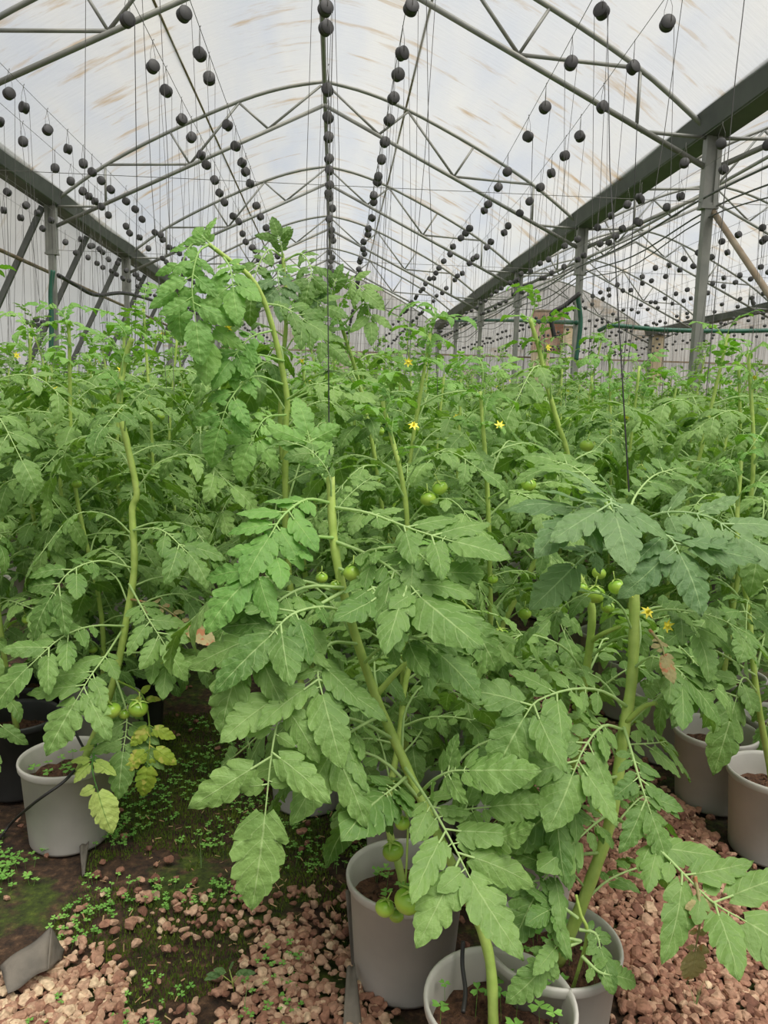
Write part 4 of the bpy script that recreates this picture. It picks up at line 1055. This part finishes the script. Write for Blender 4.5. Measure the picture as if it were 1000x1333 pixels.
stones(700, .3, .95, 1.2, 3.2, .009, .016, lambda x, y: 0 if inpot(x, y) else .5, .25)
stones(1300, 1.5, 2.6, 1.3, 3.6, .010, .018, lambda x, y: 0 if inpot(x, y) else .45, .2, hi=False)
stones(1200, -3, -.5, 1.6, 4.2, .010, .018, lambda x, y: 0 if inpot(x, y) else .5, .3, hi=False)
me = m.mesh('gravel', 'stone', smooth=False, attr=True); tag(obj('gravel', me), 'pinkish broken gravel covering the aisles between the pots', 'gravel', None, 'stuff')

m = MB()
n = 0
while n < 34000:
    x, y = rs.uniform(-.55, .45), rs.uniform(1.15, 3.4)
    if mossy(x, y) < .50+.16*vnoise(x, y, 8, 33) or inpot(x, y): n += .3; continue
    n += 1; h = rs.uniform(.004, .011); a = rs.uniform(0, 6.28); w = .0022
    d = np.array([math.cos(a)*w, math.sin(a)*w, 0]); z = -.006+.02*(vnoise(x, y, 9, 8)-.3)
    b = np.array([x, y, z]); m.add([b-d, b+d, b+np.array([rs.uniform(-.004, .004), rs.uniform(-.004, .004), h+.004])], None, [(0, 1, 2)])
tag(obj('moss', m, mat='moss', smooth=False), 'bright green moss growing over the left aisle', 'moss', None, 'stuff')
def area(q):
    x, y = q.uniform(-.5, .42), q.uniform(1.55, 3.3)
    if vnoise(x, y, 7, 4) < .45 or inpot(x, y) or q.rand() > .35+.5*(y > 1.8): return None
    return (x, y)
def area2(q):
    a = q.uniform(0, 6.28); d = abs(q.normal())*.09; return (-.76+d*math.cos(a), 2.2+d*math.sin(a))
mm = clover_arr(np.random.RandomState(31), 2600, area, lambda p: 0., .005, .0085)
mm.merge(clover_arr(np.random.RandomState(32), 90, area2, lambda p: 0., .007, .012).arrays())
tag(obj('clover', mm, mat='clover', smooth=False), 'tiny three-leaved clover spread over the mossy aisle', 'clover', None, 'stuff')
# bright clover sprig at the bottom edge
m = MB()
for px, py, s_ in ((362, 1300, .011), (380, 1322, .010), (352, 1312, .009), (378, 1296, .008)):
    p = at(px, py, 1.26); g = at(px, py, 1.24); t = (EYE[2]-0)/(EYE[2]-p[2]); P = EYE+(p-EYE)*t
    m.merge(clover_arr(np.random.RandomState(px), 1, lambda q: (0, 0), lambda p_: 0., s_, s_+.001, .012, .02).arrays(), None, np.array([P[0], P[1], 0]))
tag(obj('clover_sprig', m, mat='clover', smooth=False), 'fresh bright clover sprig at the bottom edge of the photo', 'clover')
def ground(px, py, z=0.):
    d = at(px, py, 1.)-EYE; return EYE+d*((z-EYE[2])/d[2])
# seedling weed
g = ground(305, 1290); root = empty('weed_seedling', tuple(g)); tag(root, 'small grey-green weed seedling sprouting from the moss near the bottom', 'weed')
m = MB(); tube(m, [(0, 0, -.005), (-.005, 0, .03), (-.012, 0, .06)], [.002, .0016, .001], 5); tube(m, [(-.003, 0, .02), (-.03, 0, .045)], .0012, 4); tube(m, [(-.003, 0, .02), (.015, 0, .05)], .0012, 4); obj('stem', m, root, mat='stem')
for (x, z, a) in ((-.012, .06, 1.4), (-.03, .045, 2.6), (-.034, .045, 3.3), (.015, .05, .5), (-.02, .05, 2.), (.004, .045, 1.)):
    m = MB(); leaflet(m, np.array([0, 0, 0.]), (math.cos(a), -.3, math.sin(a)*.5), (0, -.6, 1), .035, .016, rs, 0, lobes=3, droop=.3)
    obj('leaf', m, root, (x, 0, z), mat='leaf_blue')
# grass blades
for i, (px, py, lab) in enumerate(((318, 1320, 'single thin grass blade beside the weed seedling'), (262, 1130, 'thin grass tuft growing in the dark moss'), (905, 1320, 'thin grass tuft in the gravel at the bottom right'))):
    g = ground(px, min(py, 1325)); m = MB(); r2 = np.random.RandomState(i)
    for b in range(1 if i == 0 else 6):
        h = r2.uniform(.06, .12); dx, dy = r2.uniform(-.03, .03, 2); w = .0014
        V = []
        for t in (0, .35, .7, 1): V += [np.array([dx*t*t-w*(1-t*.9), dy*t*t, h*t]), np.array([dx*t*t+w*(1-t*.9), dy*t*t, h*t])]
        m.add(V, [(0, 1, 3, 2), (2, 3, 5, 4), (4, 5, 7, 6)])
    tag(obj('grass_tuft', m, None, tuple(g), mat='grass', smooth=False), lab, 'grass')
# dry chaff
m = MB()
for k in range(520):
    x, y = (rs.normal(-.30, .10), rs.normal(1.45, .14)) if k < 240 else (rs.uniform(-.45, .4), rs.uniform(1.2, 2.6))
    a = rs.uniform(0, 6.28); L = rs.uniform(.006, .022)
    tube(m, [(x, y, .012), (x+L*math.cos(a), y+L*math.sin(a), .014+rs.uniform(0, .008))], rs.uniform(.0006, .002), 4)
tag(obj('straw_litter', m, mat='dry', smooth=False), 'pale dry straw and chaff scattered over the left gravel', 'litter', None, 'stuff')

# weathered cloth flaps
def flap(poly_px, bulge, label, z=.0, lift=(), n=10):
    """a torn piece of ground cloth, bent, with its own thickness"""
    c = [ground(px, py, zz) for px, py, zz in poly_px]; m = MB(); a, b, d, e = c
    V = []
    for i in range(n+1):
        for j in range(n+1):
            u, v = i/n, j/n; p = a*(1-u)*(1-v)+b*u*(1-v)+d*u*v+e*(1-u)*v
            V.append(p+Z3*(bulge*math.sin(math.pi*u)*math.sin(math.pi*v)+.004*math.sin(7*u+3*v)))
    V = np.array(V); Q = [(i*(n+1)+j, (i+1)*(n+1)+j, (i+1)*(n+1)+j+1, i*(n+1)+j+1) for i in range(n) for j in range(n)]
    m.add(V, Q); o = obj('ground_cloth_scrap', m, mat='cloth'); s_ = o.modifiers.new('thickness', 'SOLIDIFY'); s_.thickness = .0015
    return tag(o, label, 'cloth scrap', 'scraps of grey ground cloth')
flap([(0, 1258, .05), (66, 1208, .10), (62, 1262, .05), (10, 1294, .035)], .02, 'torn grey ground cloth flap with curled tip, lower left on the gravel')
flap([(66, 1208, .10), (84, 1238, .02), (80, 1250, .02), (62, 1262, .05)], .01, 'dark folded-under side of the torn cloth flap, lower left')
flap([(104, 1102, .03), (116, 1096, .03), (110, 1140, .01), (107, 1140, .01)], .01, 'narrow grey cloth scrap sticking up beside the left grey pot')
flap([(452, 1260, .06), (462, 1255, .06), (472, 1345, .01), (446, 1345, .01)], .01, 'pointed grey cloth scrap standing left of the front pot')
flap([(450, 1160, .16), (462, 1160, .16), (466, 1262, .01), (458, 1262, .01)], .004, 'narrow strip of grey cloth standing against the second grey pot')
# drip tubes
hose([at(97, 1003, 2.25), at(80, 1020, 2.2), at(45, 1045, 2.2), ground(12, 1075, .03), ground(-20, 1120, .02)], .0045, 'black drip tube leading over the rim of the left grey pot', 'drip_tube', 'tube', 'tube')
hose([at(110, 975, 2.42), at(90, 950, 2.45), at(70, 1000, 2.6)], .004, 'black drip tube inside the left grey pot', 'drip_tube', 'tube', 'tube')
hose([at(603, 1225, 1.46), at(602, 1255, 1.44), at(606, 1290, 1.40), at(603, 1318, 1.36)], .0045, 'black drip tube pushed into the soil of the front pot', 'drip_tube', 'tube', 'tube')

# ------------------------------------------------------------------ light
w = bpy.data.worlds.new('overcast_sky'); scn.world = w; w.use_nodes = True
nt = w.node_tree; bg = nt.nodes['Background']
tc = nt.nodes.new('ShaderNodeTexCoord'); no = N(nt, 'ShaderNodeTexNoise', Scale=2.2, Detail=4.); nt.links.new(tc.outputs['Generated'], no.inputs['Vector'])
r = ramp(nt, no.outputs['Fac'], [(.35, (.80, .88, 1.0)), (.65, (1.0, .99, .97))]); nt.links.new(r.outputs[0], bg.inputs[0])
bg.inputs[1].default_value = .6
sd = bpy.data.lights.new('sun', 'SUN'); sd.energy = 7.5; sd.angle = math.radians(50); sd.color = (1, .96, .90)
so = bpy.data.objects.new('sun', sd); so.rotation_euler = (math.radians(20), math.radians(16), 0); COL.objects.link(so); so.location = (0, 0, 12)
vs = scn.view_settings; vs.view_transform = 'Standard'; vs.look = 'None'; vs.gamma = 1; vs.exposure = 0.0; vs.use_curve_mapping = False
scn.cycles.max_bounces = 8; scn.cycles.diffuse_bounces = 5; scn.cycles.transmission_bounces = 6; scn.cycles.transparent_max_bounces = 12
scn.cycles.use_denoising = True
try: scn.cycles.denoiser = 'OPENIMAGEDENOISE'
except Exception: pass
scn.cycles.sample_clamp_indirect = 6
